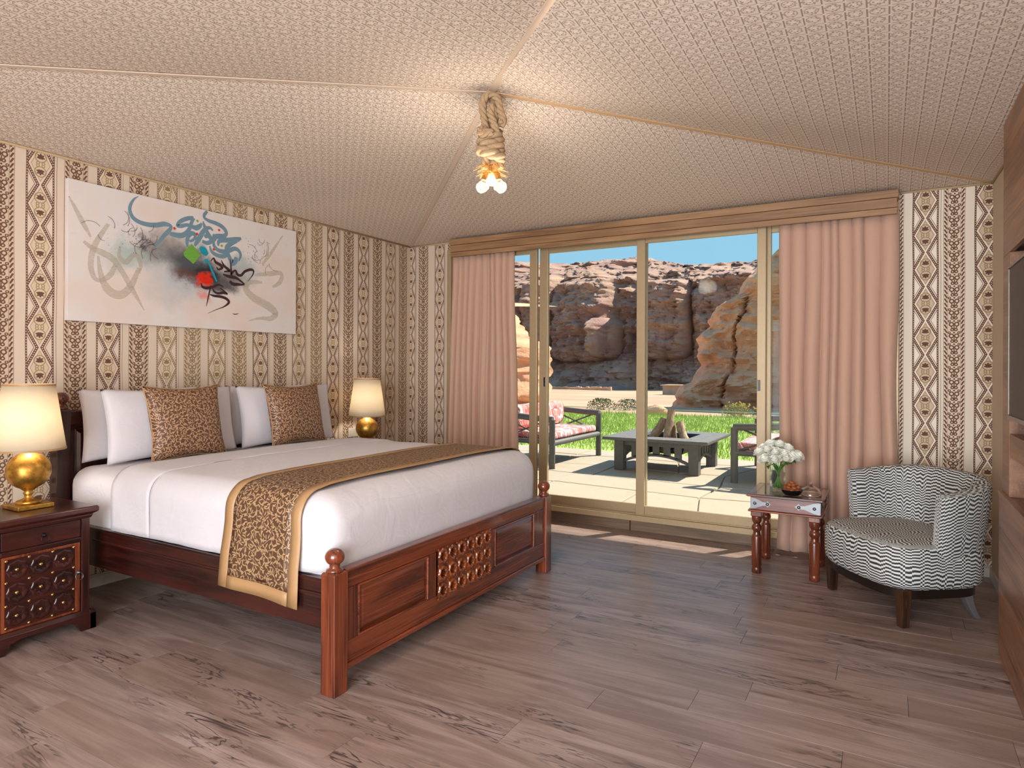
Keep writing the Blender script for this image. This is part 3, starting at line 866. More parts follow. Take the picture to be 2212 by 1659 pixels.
def carved_field(parent, x, y0, y1, z0, z1, nc, nr, mat, hole, stud_mat, centre_stud=.007, corner_stud=.005, relief=1.0, depth=.022):
    cw, ch_ = (y1-y0)/nc, (z1-z0)/nr
    base = carved_tile_mesh(cw, ch_, depth, hole, relief).build('carved_rosette', mat, None, smooth='auto')
    cs = stud_mb(centre_stud).build('boss', stud_mat, None, smooth=True)
    ks = stud_mb(corner_stud).build('stud', stud_mat, None, smooth=True)
    first = True
    for i in range(nc):
        for j in range(nr):
            o = base if (i, j) == (0, 0) else base.copy()
            b = cs if (i, j) == (0, 0) else cs.copy()
            if (i, j) != (0, 0): COL.objects.link(o); COL.objects.link(b)
            o.location = (x, y0+(i+.5)*cw, z0+(j+.5)*ch_); attach(o, parent)
            b.parent = o; b.location = (-depth+.0005, 0, 0)
    for i in range(nc+1):
        for j in range(nr+1):
            o = ks if (i, j) == (0, 0) else ks.copy()
            if (i, j) != (0, 0): COL.objects.link(o)
            o.location = (x, min(max(y0+i*cw, y0+.006), y1-.006), min(max(z0+j*ch_, z0+.006), z1-.006)); attach(o, parent)
cp = box('carved_panel', 'dark_rosewood_y', -1.996, -1.984, 2.690, 3.205, .203, .424, fb, 0)
carved_field(cp, -1.962, 2.692, 3.203, .178, .440, 6, 3, 'carved_wood_z', .023, 'carved_wood_z')
# headboard
hb = MB(); N = 30
def arch(t): return 1.085+.115*math.sin(PI*t)**1.3
for x0, x1, zb, dz in ((-4.168, -4.142, .30, -.06),):
    rs = []
    for k in range(N+1):
        yy = lerp(2.049, 3.887, k/N); zt = arch(k/N)+dz
        rs.append([(x0, yy, zb), (x1, yy, zb), (x1, yy, zt), (x0, yy, zt)])
    hb.rings(rs)
hbo = hb.build('headboard', 'dark_rosewood_y', bed, bevel=.003)
rs = []
for k in range(N+1):
    yy = lerp(2.049, 3.887, k/N); zt = arch(k/N)
    rs.append([(-4.18, yy, zt-.075), (-4.128, yy, zt-.075), (-4.124, yy, zt-.02), (-4.128, yy, zt), (-4.18, yy, zt)])
MB().rings(rs).build('arched_top_rail', 'dark_rosewood_y', hbo, bevel=.004)
for a, b in ((2.07, 2.64), (2.70, 3.24), (3.30, 3.87)):
    raised_panel(a, b, .42, .99, hbo, -4.141, 'dark_rosewood_z')

def puff(amp, sc, seed=0):
    def d(p):
        n = noise.noise(Vector((p[0]*sc, p[1]*sc*.6, p[2]*sc+seed)))+.5*noise.noise(Vector((p[0]*sc*2.3, p[1]*sc*1.2, p[2]*sc*2+seed)))
        return (p[0]+n*amp*.4, p[1]+n*amp*.6, p[2]+n*amp)
    return d
def crown(c, x0, x1, y0, y1, zmid, amp, sc, seed=0):
    w_ = puff(amp, sc, seed)
    def d(p):
        p = w_(p)
        u = (p[0]-x0)/(x1-x0)*2-1; v = (p[1]-y0)/(y1-y0)*2-1
        k = max(0, 1-abs(u)**3)*max(0, 1-abs(v)**3) if p[2] > zmid else 0
        return (p[0], p[1], p[2]+c*k)
    return d
mt = rbox(MB(), -3.07, 2.968, .54, 1.045, .948, .235, .10, 24, 24, 6, 5, disp=crown(.012, -4.1, -2.0, 2.0, 3.94, .6, .004, 4))
mt = weld(mt.build('mattress', 'white_linen', smooth=True))
tag(mt, 'thick mattress in a white fitted sheet under the turned-down bedding', 'mattress')
def bedding(name, x0, x1, z0, z1, e, label, cat, seed, foot=True, amp=.005, r=.12):
    "draped cover: open below and at the head, rounded at the sides and at the foot"
    hy = .965+e; yc = 2.968; rf = .14
    def q(p):
        ix = min(x1-rf, p[0]) if foot else p[0]; iy = max(-(hy-r), min(hy-r, p[1])); iz = min(z1-r, p[2])
        d = Vector((p[0]-ix, p[1]-iy, p[2]-iz))
        if d.length > 1e-9: d = d.normalized()*r
        return (ix+d.x*(rf/r), yc+iy+d.y, iz+d.z)
    n, m = 34 if foot else 12, 6
    X = [lerp(x0, x1-rf if foot else x1, k/n) for k in range(n+1)]
    if foot: X += [x1-rf+r*math.sin(PI/2*k/m) for k in range(1, m+1)]
    xe = x1-rf+r
    Y = axis_samples(hy, r, 24, m)
    Z = [lerp(z0, z1-r, k/7) for k in range(8)]+[z1-r+r*math.sin(PI/2*k/m) for k in range(1, m+1)]
    dis = crown(.020, -4.15, -1.95, 2.0, 3.94, .7, amp, 4, seed)
    mb = MB()
    def face(A, B, mk):
        o = len(mb.v); mb.v += [dis(q(mk(a, b))) for b in B for a in A]; na = len(A)
        for j in range(len(B)-1):
            for i in range(na-1): mb.f.append((o+j*na+i, o+j*na+i+1, o+(j+1)*na+i+1, o+(j+1)*na+i)); mb.mi.append(0)
    face(X, Y, lambda a, b: (a, b, z1)); face(X, Z, lambda a, b: (a, -hy, b)); face(X, Z, lambda a, b: (a, hy, b))
    if foot: face(Y, Z, lambda a, b: (xe, a, b))
    o = weld(mb.build(name, 'white_linen', smooth=True), .0006)
    s_ = o.modifiers.new('thickness', 'SOLIDIFY'); s_.thickness = .006; s_.offset = -1
    return tag(o, label, cat)
YC = 2.968
bedding('duvet', -3.275, -2.030, .478, .802, .008, 'smooth white duvet tucked into the foot of the bed', 'duvet', 2)
bedding('folded_sheet', -3.60, -3.262, .478, .806, .014, 'white top sheet folded back below the pillows', 'sheet', 6, False)

# runner across the foot of the bed
def runner_path(off):
    P = []; hy, ht, r = .973+off, .812+off, .12
    P += [(-hy-.012, z) for z in (.345, .42, .50)]
    P += [(-hy-.004, .58), (-hy, .64)]
    for k in range(9): a = PI-PI/2*k/8; P.append((-hy+r+r*math.cos(a), ht-r+r*math.sin(a)))
    for k in range(1, 30):
        t = k/30; yy = lerp(-hy+r, hy-r, t); P.append((yy, ht+.018*(1-abs(yy)**3)))
    for k in range(9): a = PI/2-PI/2*k/8; P.append((hy-r+r*math.cos(a), ht-r+r*math.sin(a)))
    P += [(hy, .60), (hy, .52), (hy+.004, .485)]
    return [(y+YC, z) for y, z in P]
RP = runner_path(.009); RL = [0]
for a, b in zip(RP, RP[1:]): RL.append(RL[-1]+math.hypot(b[0]-a[0], b[1]-a[1]))
def runner_strip(name, t0, t1, s0, s1, mat, parent, dz=0):
    "t across the width 0..1, s along the length in metres"
    ss = sorted(set([s0, s1]+[s for s in RL if s0 < s < s1]))
    mb = MB()
    def pos(t, s):
        i = 0
        while i < len(RL)-2 and RL[i+1] < s: i += 1
        k = (s-RL[i])/(RL[i+1]-RL[i]) if RL[i+1] > RL[i] else 0
        y = lerp(RP[i][0], RP[i+1][0], k); z = lerp(RP[i][1], RP[i+1][1], k)
        hang = max(0, 1-s/.45)
        x = -2.655+.485*t+.012*math.sin(s*6)*.5-hang*.030*(1-t*1.15)
        y -= hang*.008*math.sin(t*7+1); z -= hang*.02*t
        return (x, y-dz*(1 if s < .35 else 0), z+dz)
    nu = max(2, int(12*(t1-t0))+1)
    for j, s in enumerate(ss):
        for i in range(nu+1):
            t = lerp(t0, t1, i/nu)
            if mb.uv is None: mb.uv = {}
            mb.uv[len(mb.v)] = (t*.485, s); mb.v.append(pos(t, s))
    for j in range(len(ss)-1):
        for i in range(nu): mb.f.append((j*(nu+1)+i, j*(nu+1)+i+1, (j+1)*(nu+1)+i+1, (j+1)*(nu+1)+i)); mb.mi.append(0)
    o = mb.build(name, mat, parent, smooth=True)
    q = o.modifiers.new('thickness', 'SOLIDIFY'); q.thickness = .003
    return o
run = tag(runner_strip('bed_runner', .12, .88, .058, RL[-1]-.05, 'runner_damask', None), 'brown leaf patterned bed runner with a gold satin border', 'bed runner')
runner_strip('border', 0, .12, .0, RL[-1], 'gold_satin', run); runner_strip('border', .88, 1, .0, RL[-1], 'gold_satin', run)
runner_strip('border', .12, .88, 0, .058, 'gold_satin', run); runner_strip('border', .12, .88, RL[-1]-.05, RL[-1], 'gold_satin', run)

# pillows
def pillow_mesh(w_, h_, t_, flange=.0, corner=.03, n=30, seed=0, sharp=2.4, wr=.010):
    mb = MB()
    def shape(u, v):
        a, b = u*2-1, v*2-1
        pinch = corner*(1-b*b)*abs(a)**4; pinch2 = corner*(1-a*a)*abs(b)**4
        x = a*(w_/2-pinch); z = b*(h_/2-pinch2)
        k = max(0, (1-abs(a)**sharp))*max(0, (1-abs(b)**sharp))
        return x, z, t_/2*k**.55
    def f(sgn):
        def g(u, v):
            x, z, t = shape(u, v)
            wv = noise.noise(Vector((x*5+seed, z*5, sgn*2+seed)))*wr*(1 if t > .004 else 0)
            # local: x across, y thickness, z up
            return (x, sgn*(t+.0015)+wv, z)
        return g
    mb.grid(f(-1), n, n, lambda u, v: (u*w_, v*h_)); mb.grid(f(1), n, n, lambda u, v: (u*w_, v*h_+.5))
    return mb
def place_pillow(name, w_, h_, t_, mat, loc, lean, yaw, label, cat, group, piping=None, seed=0, **kw):
    o = weld(pillow_mesh(w_, h_, t_, seed=seed, **kw).build(name, mat, smooth=True), .0032)
    # face +x : rotate local y(-) to +x
    o.matrix_world = Matrix.Translation(loc) @ Matrix.Rotation(yaw, 4, 'Z') @ Matrix.Rotation(-lean, 4, 'Y') @ Matrix.Rotation(PI/2, 4, 'Z')
    tag(o, label, cat, group)
    if piping:
        co = kw.get('corner', .03)
        pts = []
        for (a, b) in [(-1+2*k/20, -1) for k in range(20)]+[(1, -1+2*k/20) for k in range(20)]+[(1-2*k/20, 1) for k in range(20)]+[(-1, 1-2*k/20) for k in range(21)]:
            pinch = co*(1-b*b)*abs(a)**4; pinch2 = co*(1-a*a)*abs(b)**4
            pts.append((a*(w_/2-pinch), 0, b*(h_/2-pinch2)))
        p = MB().tube(pts, .004, 6).build('piping', piping, smooth=True); p.parent = o
    return o
g1, g2 = 'white pillows propped on the headboard', 'leaf patterned cushions on the bed'
place_pillow('pillow', .76, .43, .12, 'white_linen', (-4.052, 2.44, 1.008), .11, .0, 'white pillow propped against the headboard beside the ball lamp nightstand, rearmost of its pair', 'pillow', g1, seed=1, corner=.02)
place_pillow('pillow', .88, .44, .15, 'white_linen', (-3.908, 2.55, 1.005), .17, .02, 'white pillow directly behind the cushion nearer the studded nightstand', 'pillow', g1, seed=2, corner=.02)
place_pillow('pillow', .76, .43, .12, 'white_linen', (-4.052, 3.42, 1.008), .11, .0, 'white pillow against the headboard far half, rearmost of its pair', 'pillow', g1, seed=3, corner=.02)
place_pillow('pillow', .86, .44, .15, 'white_linen', (-3.908, 3.455, 1.005), .17, -.02, 'white pillow directly behind the cushion nearer the window', 'pillow', g1, seed=4, corner=.02)
place_pillow('cushion', .50, .46, .15, 'leaf_damask', (-3.735, 2.515, 1.016), .22, .0, 'square brown leaf patterned cushion on the bed half by the studded nightstand', 'cushion', g2, 'gold_satin', seed=5, corner=.028)
place_pillow('cushion', .52, .45, .15, 'leaf_damask', (-3.735, 3.375, 1.016), .22, .04, 'square brown leaf patterned cushion on the bed half nearer the window', 'cushion', g2, 'gold_satin', seed=6, corner=.028)

# ------------------------------------------------------------------ nightstands and lamps
def ring_pull(parent, x, y, z, r=.017, mat='dark_iron'):
    p = MB().lathe([(.011, 0), (.011, .003), (.006, .006), (.004, .014), (.0005, .015)], (0, 0, 0), 14, Matrix.Rotation(PI/2, 4, 'Y')).build('ring_pull', mat, None, smooth=True)
    p.location = (x, y, z); attach(p, parent)
    q = MB().tube([(.010+.006*(1-math.cos(a))*.5, r*math.sin(a), -r+r*math.cos(a)) for a in [2*PI*k/20 for k in range(21)]], .0022, 6).build('pull_ring', mat, None, smooth=True)
    q.parent = p
def nightstand(x0, x1, y0, y1, label, detail=True):
    n = empty('nightstand', ((x0+x1)/2, (y0+y1)/2, 0), label, 'nightstand', 'nightstands either side of the bed')
    zt = .633
    mb = MB(); rs = []
    for e, z in ((-.008, .570), (.004, .572), (.010, .585), (.010, .592), (.024, .600), (.030, .606), (.030, .626), (.024, zt)):
        rs.append([(x0-.0, y0-e, z), (x1+e, y0-e, z), (x1+e, y1+e, z), (x0, y1+e, z)])
    mb.rings(rs).build('top', 'dark_rosewood_y', n, bevel=.002)
    body = MB().box(x0, x1-.014, y0, y1, .085, .572).build('body', 'dark_rosewood_z', n, bevel=.003)
    st = .040
    for a, b in ((y0, y0+st), (y1-st, y1)): box('stile', 'dark_rosewood_z', x1-.016, x1, a, b, .085, .572, body)
    box('rail', 'dark_rosewood_y', x1-.016, x1-.001, y0+st, y1-st, .455, .478, body)
    dr = box('drawer', 'dark_rosewood_y', x1-.016, x1-.004, y0+st+.003, y1-st-.003, .481, .567, n)
    ring_pull(dr, x1-.003, (y0+y1)/2+.005, .525)
    dw = box('door', 'rosewood_z', x1-.016, x1-.006, y0+st+.003, y1-st-.003, .098, .452, n)
    carved_field(dw, x1-.0035, y0+st+.018, y1-st-.030, .112, .440, 3, 3, 'dark_rosewood_y', .024, 'brass', .010, .008, .45, .0024)
    ring_pull(dw, x1-.004, y1-st-.014, .300, .018, 'iron')
    # plinth with bracket feet
    mb = MB(); e = .022
    def skirt(p, q, nx, ny):
        L = math.hypot(q[0]-p[0], q[1]-p[1]); K = 40; rs = []
        for k in range(K+1):
            t = k/K; s = min(t, 1-t)*L
            zb = 0 if s < .075 else (.048*smooth01((s-.075)/.02) if s < .10 else .048+.012*smooth01((s-.10)/.04))
            x, y = lerp(p[0], q[0], t), lerp(p[1], q[1], t)
            rs.append([(x, y, zb), (x, y, .082), (x-nx*.02, y-ny*.02, .098), (x-nx*.03, y-ny*.03, .098), (x-nx*.03, y-ny*.03, zb)])
        mb.rings(rs)
    skirt((x1+e, y0-e), (x1+e, y1+e), 1, 0); skirt((x0, y1+e), (x1+e, y1+e), 0, 1); skirt((x0, y0-e), (x1+e, y0-e), 0, -1)
    mb.build('plinth', 'dark_rosewood_y', n, bevel=.002)
    return n
nightstand(-3.95, -3.582, 1.440, 1.875, 'dark nightstand with a brass studded carved door beside the bed')
nightstand(-4.16, -3.79, 4.20, 4.635, 'dark nightstand hidden behind the far side of the bed')

def table_lamp(loc, rz, label):
    t = empty('table_lamp', loc, label, 'lamp', 'gold ball table lamps')
    x, y, z = loc
    b = MB().box(x-.082, x+.082, y-.082, y+.082, z+.001, z+.022)
    b.build('base', 'gold_leaf', t, bevel=.003)
    prof = [(.052, .022), (.056, .028), (.052, .036), (.036, .042), (.020, .050), (.016, .062), (.022, .070), (.024, .076), (.018, .084), (.030, .094)]
    R = .098; zc = .188
    for k in range(2, 15):
        a = -PI/2+PI*k/16
        prof.append((R*math.cos(a), zc+R*.97*math.sin(a)))
    prof += [(.030, zc+R*.95), (.018, zc+R), (.016, zc+R+.012), (.010, zc+R+.014), (.008, zc+R+.05)]
    MB().lathe([(r, h+z) for r, h in prof], (x, y, 0), 36).build('body', 'gold_leaf', t, smooth=True)
    zb, ztop, rb, rt = .930, 1.256, .160, .112
    sh = MB().lathe([(rb, zb), (rt, ztop)], (x, y, 0), 56, cap=False).build('lamp_shade', 'lamp_shade_cloth', t, smooth=True)
    q = sh.modifiers.new('thickness', 'SOLIDIFY'); q.thickness = .0015
    for r_, zz in ((rb, zb), (rt, ztop)):
        MB().lathe([(r_-.001, zz-.004), (r_+.0018, zz-.004), (r_+.0018, zz+.005), (r_-.001, zz+.005), (r_-.001, zz-.004)], (x, y, 0), 56, cap=False).build('shade_trim', 'gold_satin', sh, smooth='auto')
    MB().lathe([(.012, 0), (.014, .02), (.012, .045)], (x, y, .990), 14).build('bulb_holder', 'brass', t, smooth=True)
    MB().ball((x, y, 1.075), .018, sz=1.25).build('bulb', 'bulb_glow', t, smooth=True)
    L = bpy.data.lights.new('lamp_light', 'POINT'); L.energy = LAMP_W; L.color = (1, .94, .84); L.shadow_soft_size = .03
    lo = bpy.data.objects.new('lamp_light', L); COL.objects.link(lo); lo.location = (x, y, 1.075); attach(lo, t)
    return t
table_lamp((-3.795, 1.688, .633), 0, 'gold ball table lamp on the studded nightstand')
table_lamp((-3.985, 4.405, .633), 0, 'gold ball table lamp beyond the far side of the bed')
sk = empty('wall_socket', (XL, 4.47, .76), 'small pale wall socket beside the far table lamp', 'socket')
box('plate', 'socket_plastic', XL, XL+.008, 4.42, 4.54, .725, .805, sk)
box('rocker', 'socket_plastic', XL+.008, XL+.011, 4.44, 4.475, .742, .788, sk, .002)

# ------------------------------------------------------------------ rope pendant
pen = empty('rope_pendant', (APEX.x, APEX.y, 2.79), 'knotted hemp rope pendant with three glowing bulbs under the tent peak', 'pendant lamp')
def rope(pts, r, name='rope', parent=pen, turns=None):
    "three strand laid rope along a path"
    P = catmull(pts, 10); L = 0; S_ = [0]
    for a, b in zip(P, P[1:]): L += (b-a).length; S_.append(L)
    mb = MB(); up = None; fr_ = []
    for i, p in enumerate(P):
        t = (P[min(i+1, len(P)-1)]-P[max(i-1, 0)]).normalized()
        if up is None: up = Vector((0, 0, 1)) if abs(t.z) < .9 else Vector((1, 0, 0))
        a = t.cross(up).normalized(); b = a.cross(t).normalized(); up = b; fr_.append((a, b))
    pitch = r*5.2
    for s in range(3):
        mb.tube([p+(r*.5)*(math.cos(2*PI*(S_[i]/pitch+s/3))*fr_[i][0]+math.sin(2*PI*(S_[i]/pitch+s/3))*fr_[i][1]) for i, p in enumerate(P)], r*.56, 7)
    return mb.build(name, 'hemp_rope', parent, smooth=True)
ax, ay = APEX.x, APEX.y+.012
vx, vy = .868, .496      # direction across the view
def pp(a, dpt, z): return (ax+vx*a-vy*dpt, ay+vy*a+vx*dpt, z)
rope([pp(-.030, .0, 2.60), pp(-.040, .01, 2.68), pp(-.045, -.01, 2.745), pp(-.015, -.02, 2.785), pp(.030, -.015, 2.765), pp(.045, -.01, 2.70), pp(.062, -.02, 2.645), pp(.048, -.04, 2.618)], .021)
rope([pp(.012, .02, 2.58), pp(.018, .0, 2.66), pp(.004, -.02, 2.72), pp(-.004, -.03, 2.675), pp(.014, -.045, 2.62), pp(.030, -.04, 2.575)], .020)
rope([pp(-.03, .03, 2.57), pp(-.012, .03, 2.67), pp(.02, .03, 2.75), pp(.0, .02, 2.79)], .020)
coil = []
for k in range(37):
    a = 2*PI*k/11.5; t = k/36
    coil.append(pp((.050+.006*math.sin(k))*math.cos(a+.6)-.004, (.046)*math.sin(a+.6), lerp(2.605, 2.455, t)+.012*math.sin(a)))
rope(coil, .029)
rope([pp(-.05, -.03, 2.60), pp(-.06, -.045, 2.585), pp(-.045, -.06, 2.56), pp(.01, -.07, 2.565)], .019)
for s in (-.03, .02, .045): rope([pp(s*.8, .0, 2.50), pp(s, .01, 2.45), pp(s*1.1, .012, 2.405)], .020)
fr_ = MB(); r_ = random.Random(4)
for k in range(420):
    a = r_.uniform(0, 2*PI); s0 = r_.uniform(.008, .05); ln = r_.uniform(.02, .055); z0 = r_.uniform(2.375, 2.43)
    p0 = Vector(pp(s0*math.cos(a), s0*math.sin(a)*.9, z0)); out = .5+r_.random()
    p1 = Vector(pp((s0+ln*.7*out)*math.cos(a), (s0+ln*.7*out)*math.sin(a), z0-ln*.45+r_.uniform(-.01, .015)))
    n = Vector((r_.uniform(-1, 1), r_.uniform(-1, 1), r_.uniform(-1, 1)))*.0011
    fr_.add([p0-n, p0+n, p1+n*.5, p1-n*.5, p0+Vector((0, 0, .002))], [(0, 1, 2, 3), (0, 3, 4), (1, 4, 2)])
tag(fr_.build('frayed_ends', 'fray', pen), kind='stuff')
for a, dpt, zb, tl in ((-.046, -.02, 2.300, -.25), (.048, -.02, 2.302, .25), (.004, .02, 2.345, 0)):
    top = Vector(pp(a*.55, dpt*.5, zb+.078))
    c = Vector(pp(a, dpt, zb)); dirv = (c-top).normalized()
    M = dirv.to_track_quat('-Z', 'Y').to_matrix().to_4x4()
    so = MB().lathe([(.0165, .035), (.0165, .075), (.012, .082)], c, 14, M).build('socket', 'brass', pen, smooth='auto')
    prof = [(.013, .040), (.014, .034)]+[(.0345*math.sin(q), .0345*math.cos(q)) for q in [.42+(PI-.43)*k/12 for k in range(13)]]
    bl = MB().lathe(prof, c, 22, M).build('bulb', 'bulb_glass', pen, smooth=True)
    mbf = MB()
    for q in range(4):
        aa = q*PI/2
        mbf.tube([c+M @ Vector((.004*math.cos(aa), .004*math.sin(aa), .02)), c+M @ Vector((.011*math.cos(aa), .011*math.sin(aa), -.012))],   .0014, 6)
    mbf.build('filament', 'filament', bl, smooth=True)
    L = bpy.data.lights.new('pendant_light', 'POINT'); L.energy = PEND_W; L.color = (1, .90, .76); L.shadow_soft_size = .07
    lo = bpy.data.objects.new('pendant_light', L); COL.objects.link(lo); lo.location = c+M @ Vector((0, 0, -.002)); attach(lo, pen)

# ------------------------------------------------------------------ side table
stb = empty('side_table', (-.575, 4.82, 0), 'small rosewood side table with turned legs and iron straps', 'side table')
TX0, TX1, TY0, TY1, TZ = -.806, -.345, 4.565, 5.065, .53
mb = MB()
for (a, b, c, d) in ((TX0, TX1, TY0, TY0+.045), (TX0, TX1, TY1-.045, TY1), (TX0, TX0+.045, TY0+.045, TY1-.045), (TX1-.045, TX1, TY0+.045, TY1-.045)):
    mb.box(a, b, c, d, TZ-.018, TZ)
mb.build('top_frame', 'rosewood_x', stb, bevel=.004)
box('backing_board', 'dark_rosewood_x', TX0+.043, TX1-.043, TY0+.043, TY1-.043, TZ-.018, TZ-.010, stb, 0)
box('glass_inset', 'table_glass', TX0+.044, TX1-.044, TY0+.044, TY1-.044, TZ-.007, TZ-.001, stb, 0)
e = .020
box('apron', 'rosewood_x', TX0+e, TX1-e, TY0+e, TY1-e, .425, TZ-.018, stb, .003)
box('apron_moulding', 'rosewood_x', TX0+.006, TX1-.006, TY0+.006, TY1-.006, .412, .425, stb, .004)
def strap(x0, x1, tip, z0, z1, parent, axis='x', face=0):
    def P(a, z, o): return (a, face-o, z) if axis == 'x' else (face+o, a, z)
    zc = (z0+z1)/2; L = x1-x0; s = 1 if tip > 0 else -1
    base, end = (x0, x1) if s > 0 else (x1, x0)
    pts = [(base, z1), (base+s*.25*abs(L), z1-.006), (base+s*.60*abs(L), zc+.012), (base+s*.78*abs(L), zc+.010), (base+s*.84*abs(L), zc+.022), (base+s*.88*abs(L), zc+.014), (base+s*abs(L), zc),
           (base+s*.88*abs(L), zc-.014), (base+s*.84*abs(L), zc-.022), (base+s*.78*abs(L), zc-.010), (base+s*.60*abs(L), zc-.012), (base+s*.25*abs(L), z0+.006), (base, z0)]
    o = MB().rings([[P(a, z, .0005) for a, z in pts], [P(a, z, .003) for a, z in pts]]).build('iron_strap', 'iron', parent)
    for k in (.22, .83):
        a = base+s*k*abs(L)
        c = P(a, zc, .002)
        M = Matrix.Rotation(PI/2, 4, 'X') if axis == 'x' else Matrix.Rotation(PI/2, 4, 'Y')
        MB().lathe([(.0105, 0), (.0105, .002), (.008, .006), (.003, .008), (.0004, .008)], c, 14, M).build('rivet', 'iron', o, smooth=True)
ap = stb
strap(TX0+e, TX0+e+.128, 1, .430, .506, stb, 'x', TY0+e); strap(TX1-e-.150, TX1-e, -1, .430, .506, stb, 'x', TY0+e)
strap(TY0+e, TY0+e+.12, 1, .430, .506, stb, 'y', TX1-e); strap(TY1-e-.12, TY1-e, -1, .430, .506, stb, 'y', TX1-e)
LEGP = [(.026, 0), (.031, .004), (.032, .034), (.028, .044), (.032, .050), (.033, .150), (.033, .235), (.030, .250), (.022, .258), (.024, .264), (.020, .270),
        (.022, .276), (.031, .290), (.033, .302), (.030, .314), (.020, .326), (.022, .332), (.029, .342), (.032, .352), (.033, .372), (.033, .380)]
lg0 = None
for lx in (TX0+.055, TX1-.055):
    for ly in (TY0+.055, TY1-.055):
        l = MB().lathe(LEGP, (lx, ly, 0), 22).build('leg', 'rosewood_z', stb, smooth=True)
        box('leg_block', 'rosewood_z', lx-.034, lx+.034, ly-.034, ly+.034, .380, .412, l, .003)

# vase and roses
VX, VY = -.640, 4.765
vz = TZ
vb = MB(); outer = [(.044, .0), (.050, .004), (.051, .07), (.049, .13), (.044, .168)]
inner = [(.038, .166), (.043, .13), (.0445, .07), (.043, .012)]
vb.lathe([(r, h+vz+.0005) for r, h in outer]+[(r, h+vz) for r, h in inner], (VX, VY, 0), 8)
vs = tag(vb.build('glass_vase', 'vase_glass'), 'faceted clear glass vase holding white roses on the side table', 'vase')
rr = random.Random(11)
def petal_patch(mb, az, r0, z0, h, wdt, curl, lean):
    nu, nv = 5, 5; vs_ = []
    for j in range(nv+1):
        t = j/nv
        for i in range(nu+1):
            e_ = 2*i/nu-1
            a = e_*.5*wdt*(.45+.55*math.sin(min(1, t*1.25)*PI/2))
            rad = r0*(.18+.82*math.sin(min(1, t*1.5)*PI/2))+lean*t+curl*max(0, t-.62)**1.3*2.2-.10*r0*max(0, t-.5)
            zz = z0+h*t*(1-.16*e_*e_*t)-curl*max(0, t-.72)*1.5
            vs_.append((rad*math.cos(az+a), rad*math.sin(az+a), zz))
    mb.add(vs_, [(j*(nu+1)+i, j*(nu+1)+i+1, (j+1)*(nu+1)+i+1, (j+1)*(nu+1)+i) for j in range(nv) for i in range(nu)])
def bloom_mesh():
    mb = MB()
    for lay, (n, r0, h, lean, curl) in enumerate(((2, .006, .050, .0, .0), (3, .011, .050, .0, .003), (4, .017, .049, .001, .006), (5, .023, .046, .003, .010), (5, .029, .040, .005, .014), (6, .033, .031, .008, .016))):
        for k in range(n): petal_patch(mb, 2*PI*k/n+lay*.8, r0, -.022, h, 2*PI/n*1.45, curl, lean)
    return mb
bm0 = bloom_mesh().build('bloom', 'petal', smooth=True)
lf = MB()
lv = [(0, 0, 0), (.012, .004, .008), (.014, .012, .004), (.0, .04, -.006), (-.014, .012, .004), (-.012, .004, .008), (0, .014, -.002), (0, .026, -.003)]
lf.add(lv, [(0, 1, 2, 6), (0, 6, 4, 5), (6, 2, 3, 7), (6, 7, 3, 4)])
roses = [(-.112, -.035, .268), (-.062, -.045, .285), (-.012, -.050, .272), (.045, -.045, .262), (.095, -.020, .250), (-.075, -.062, .222), (-.012, -.068, .222), (.058, -.058, .235),
         (-.05, .015, .318), (.01, .0, .322), (.062, .01, .300), (.112, .02, .232), (-.095, .03, .285), (.0, .055, .300), (.128, -.02, .256)]
for k, (dx, dy, dz) in enumerate(roses):
    head = Vector((VX+dx, VY+dy, vz+dz))
    ro = empty('rose', head, 'white rose with a cream centre standing in the glass vase', 'flower', 'white roses in the vase')
    b = bm0 if k == 0 else bm0.copy()
    if k: COL.objects.link(b)
    b.parent = ro
    out = Vector((dx, dy, .16)).normalized()
    b.rotation_euler = (out.to_track_quat('Z', 'Y').to_matrix() @ Matrix.Rotation(rr.uniform(0, 6), 3, 'Z')).to_euler()
    s_ = rr.uniform(.95, 1.15); b.scale = (s_, s_, s_)
    foot = Vector((VX-dx*.22, VY-dy*.25, vz+.022+rr.uniform(0, .01))); neck = Vector((VX+dx*.22, VY+dy*.25, vz+.165))
    pth = [head-out*.016, head-out*.05, neck, foot]
    st_ = MB().tube(catmull(pth, 5), .0028, 6).build('stem', 'stem_green', ro, smooth=True)
    for q in range(2):
        l_ = MB(); l_.v, l_.f, l_.mi = list(lf.v), list(lf.f), list(lf.mi)
        o = l_.build('leaf', 'leaf_green', None, smooth=True)
        o.parent = ro; o.location = -out*(.035+.02*q); o.rotation_euler = (rr.uniform(-.8, .2), rr.uniform(-.5, .5), rr.uniform(0, 6.28)); o.scale = (.9, .9, .9)

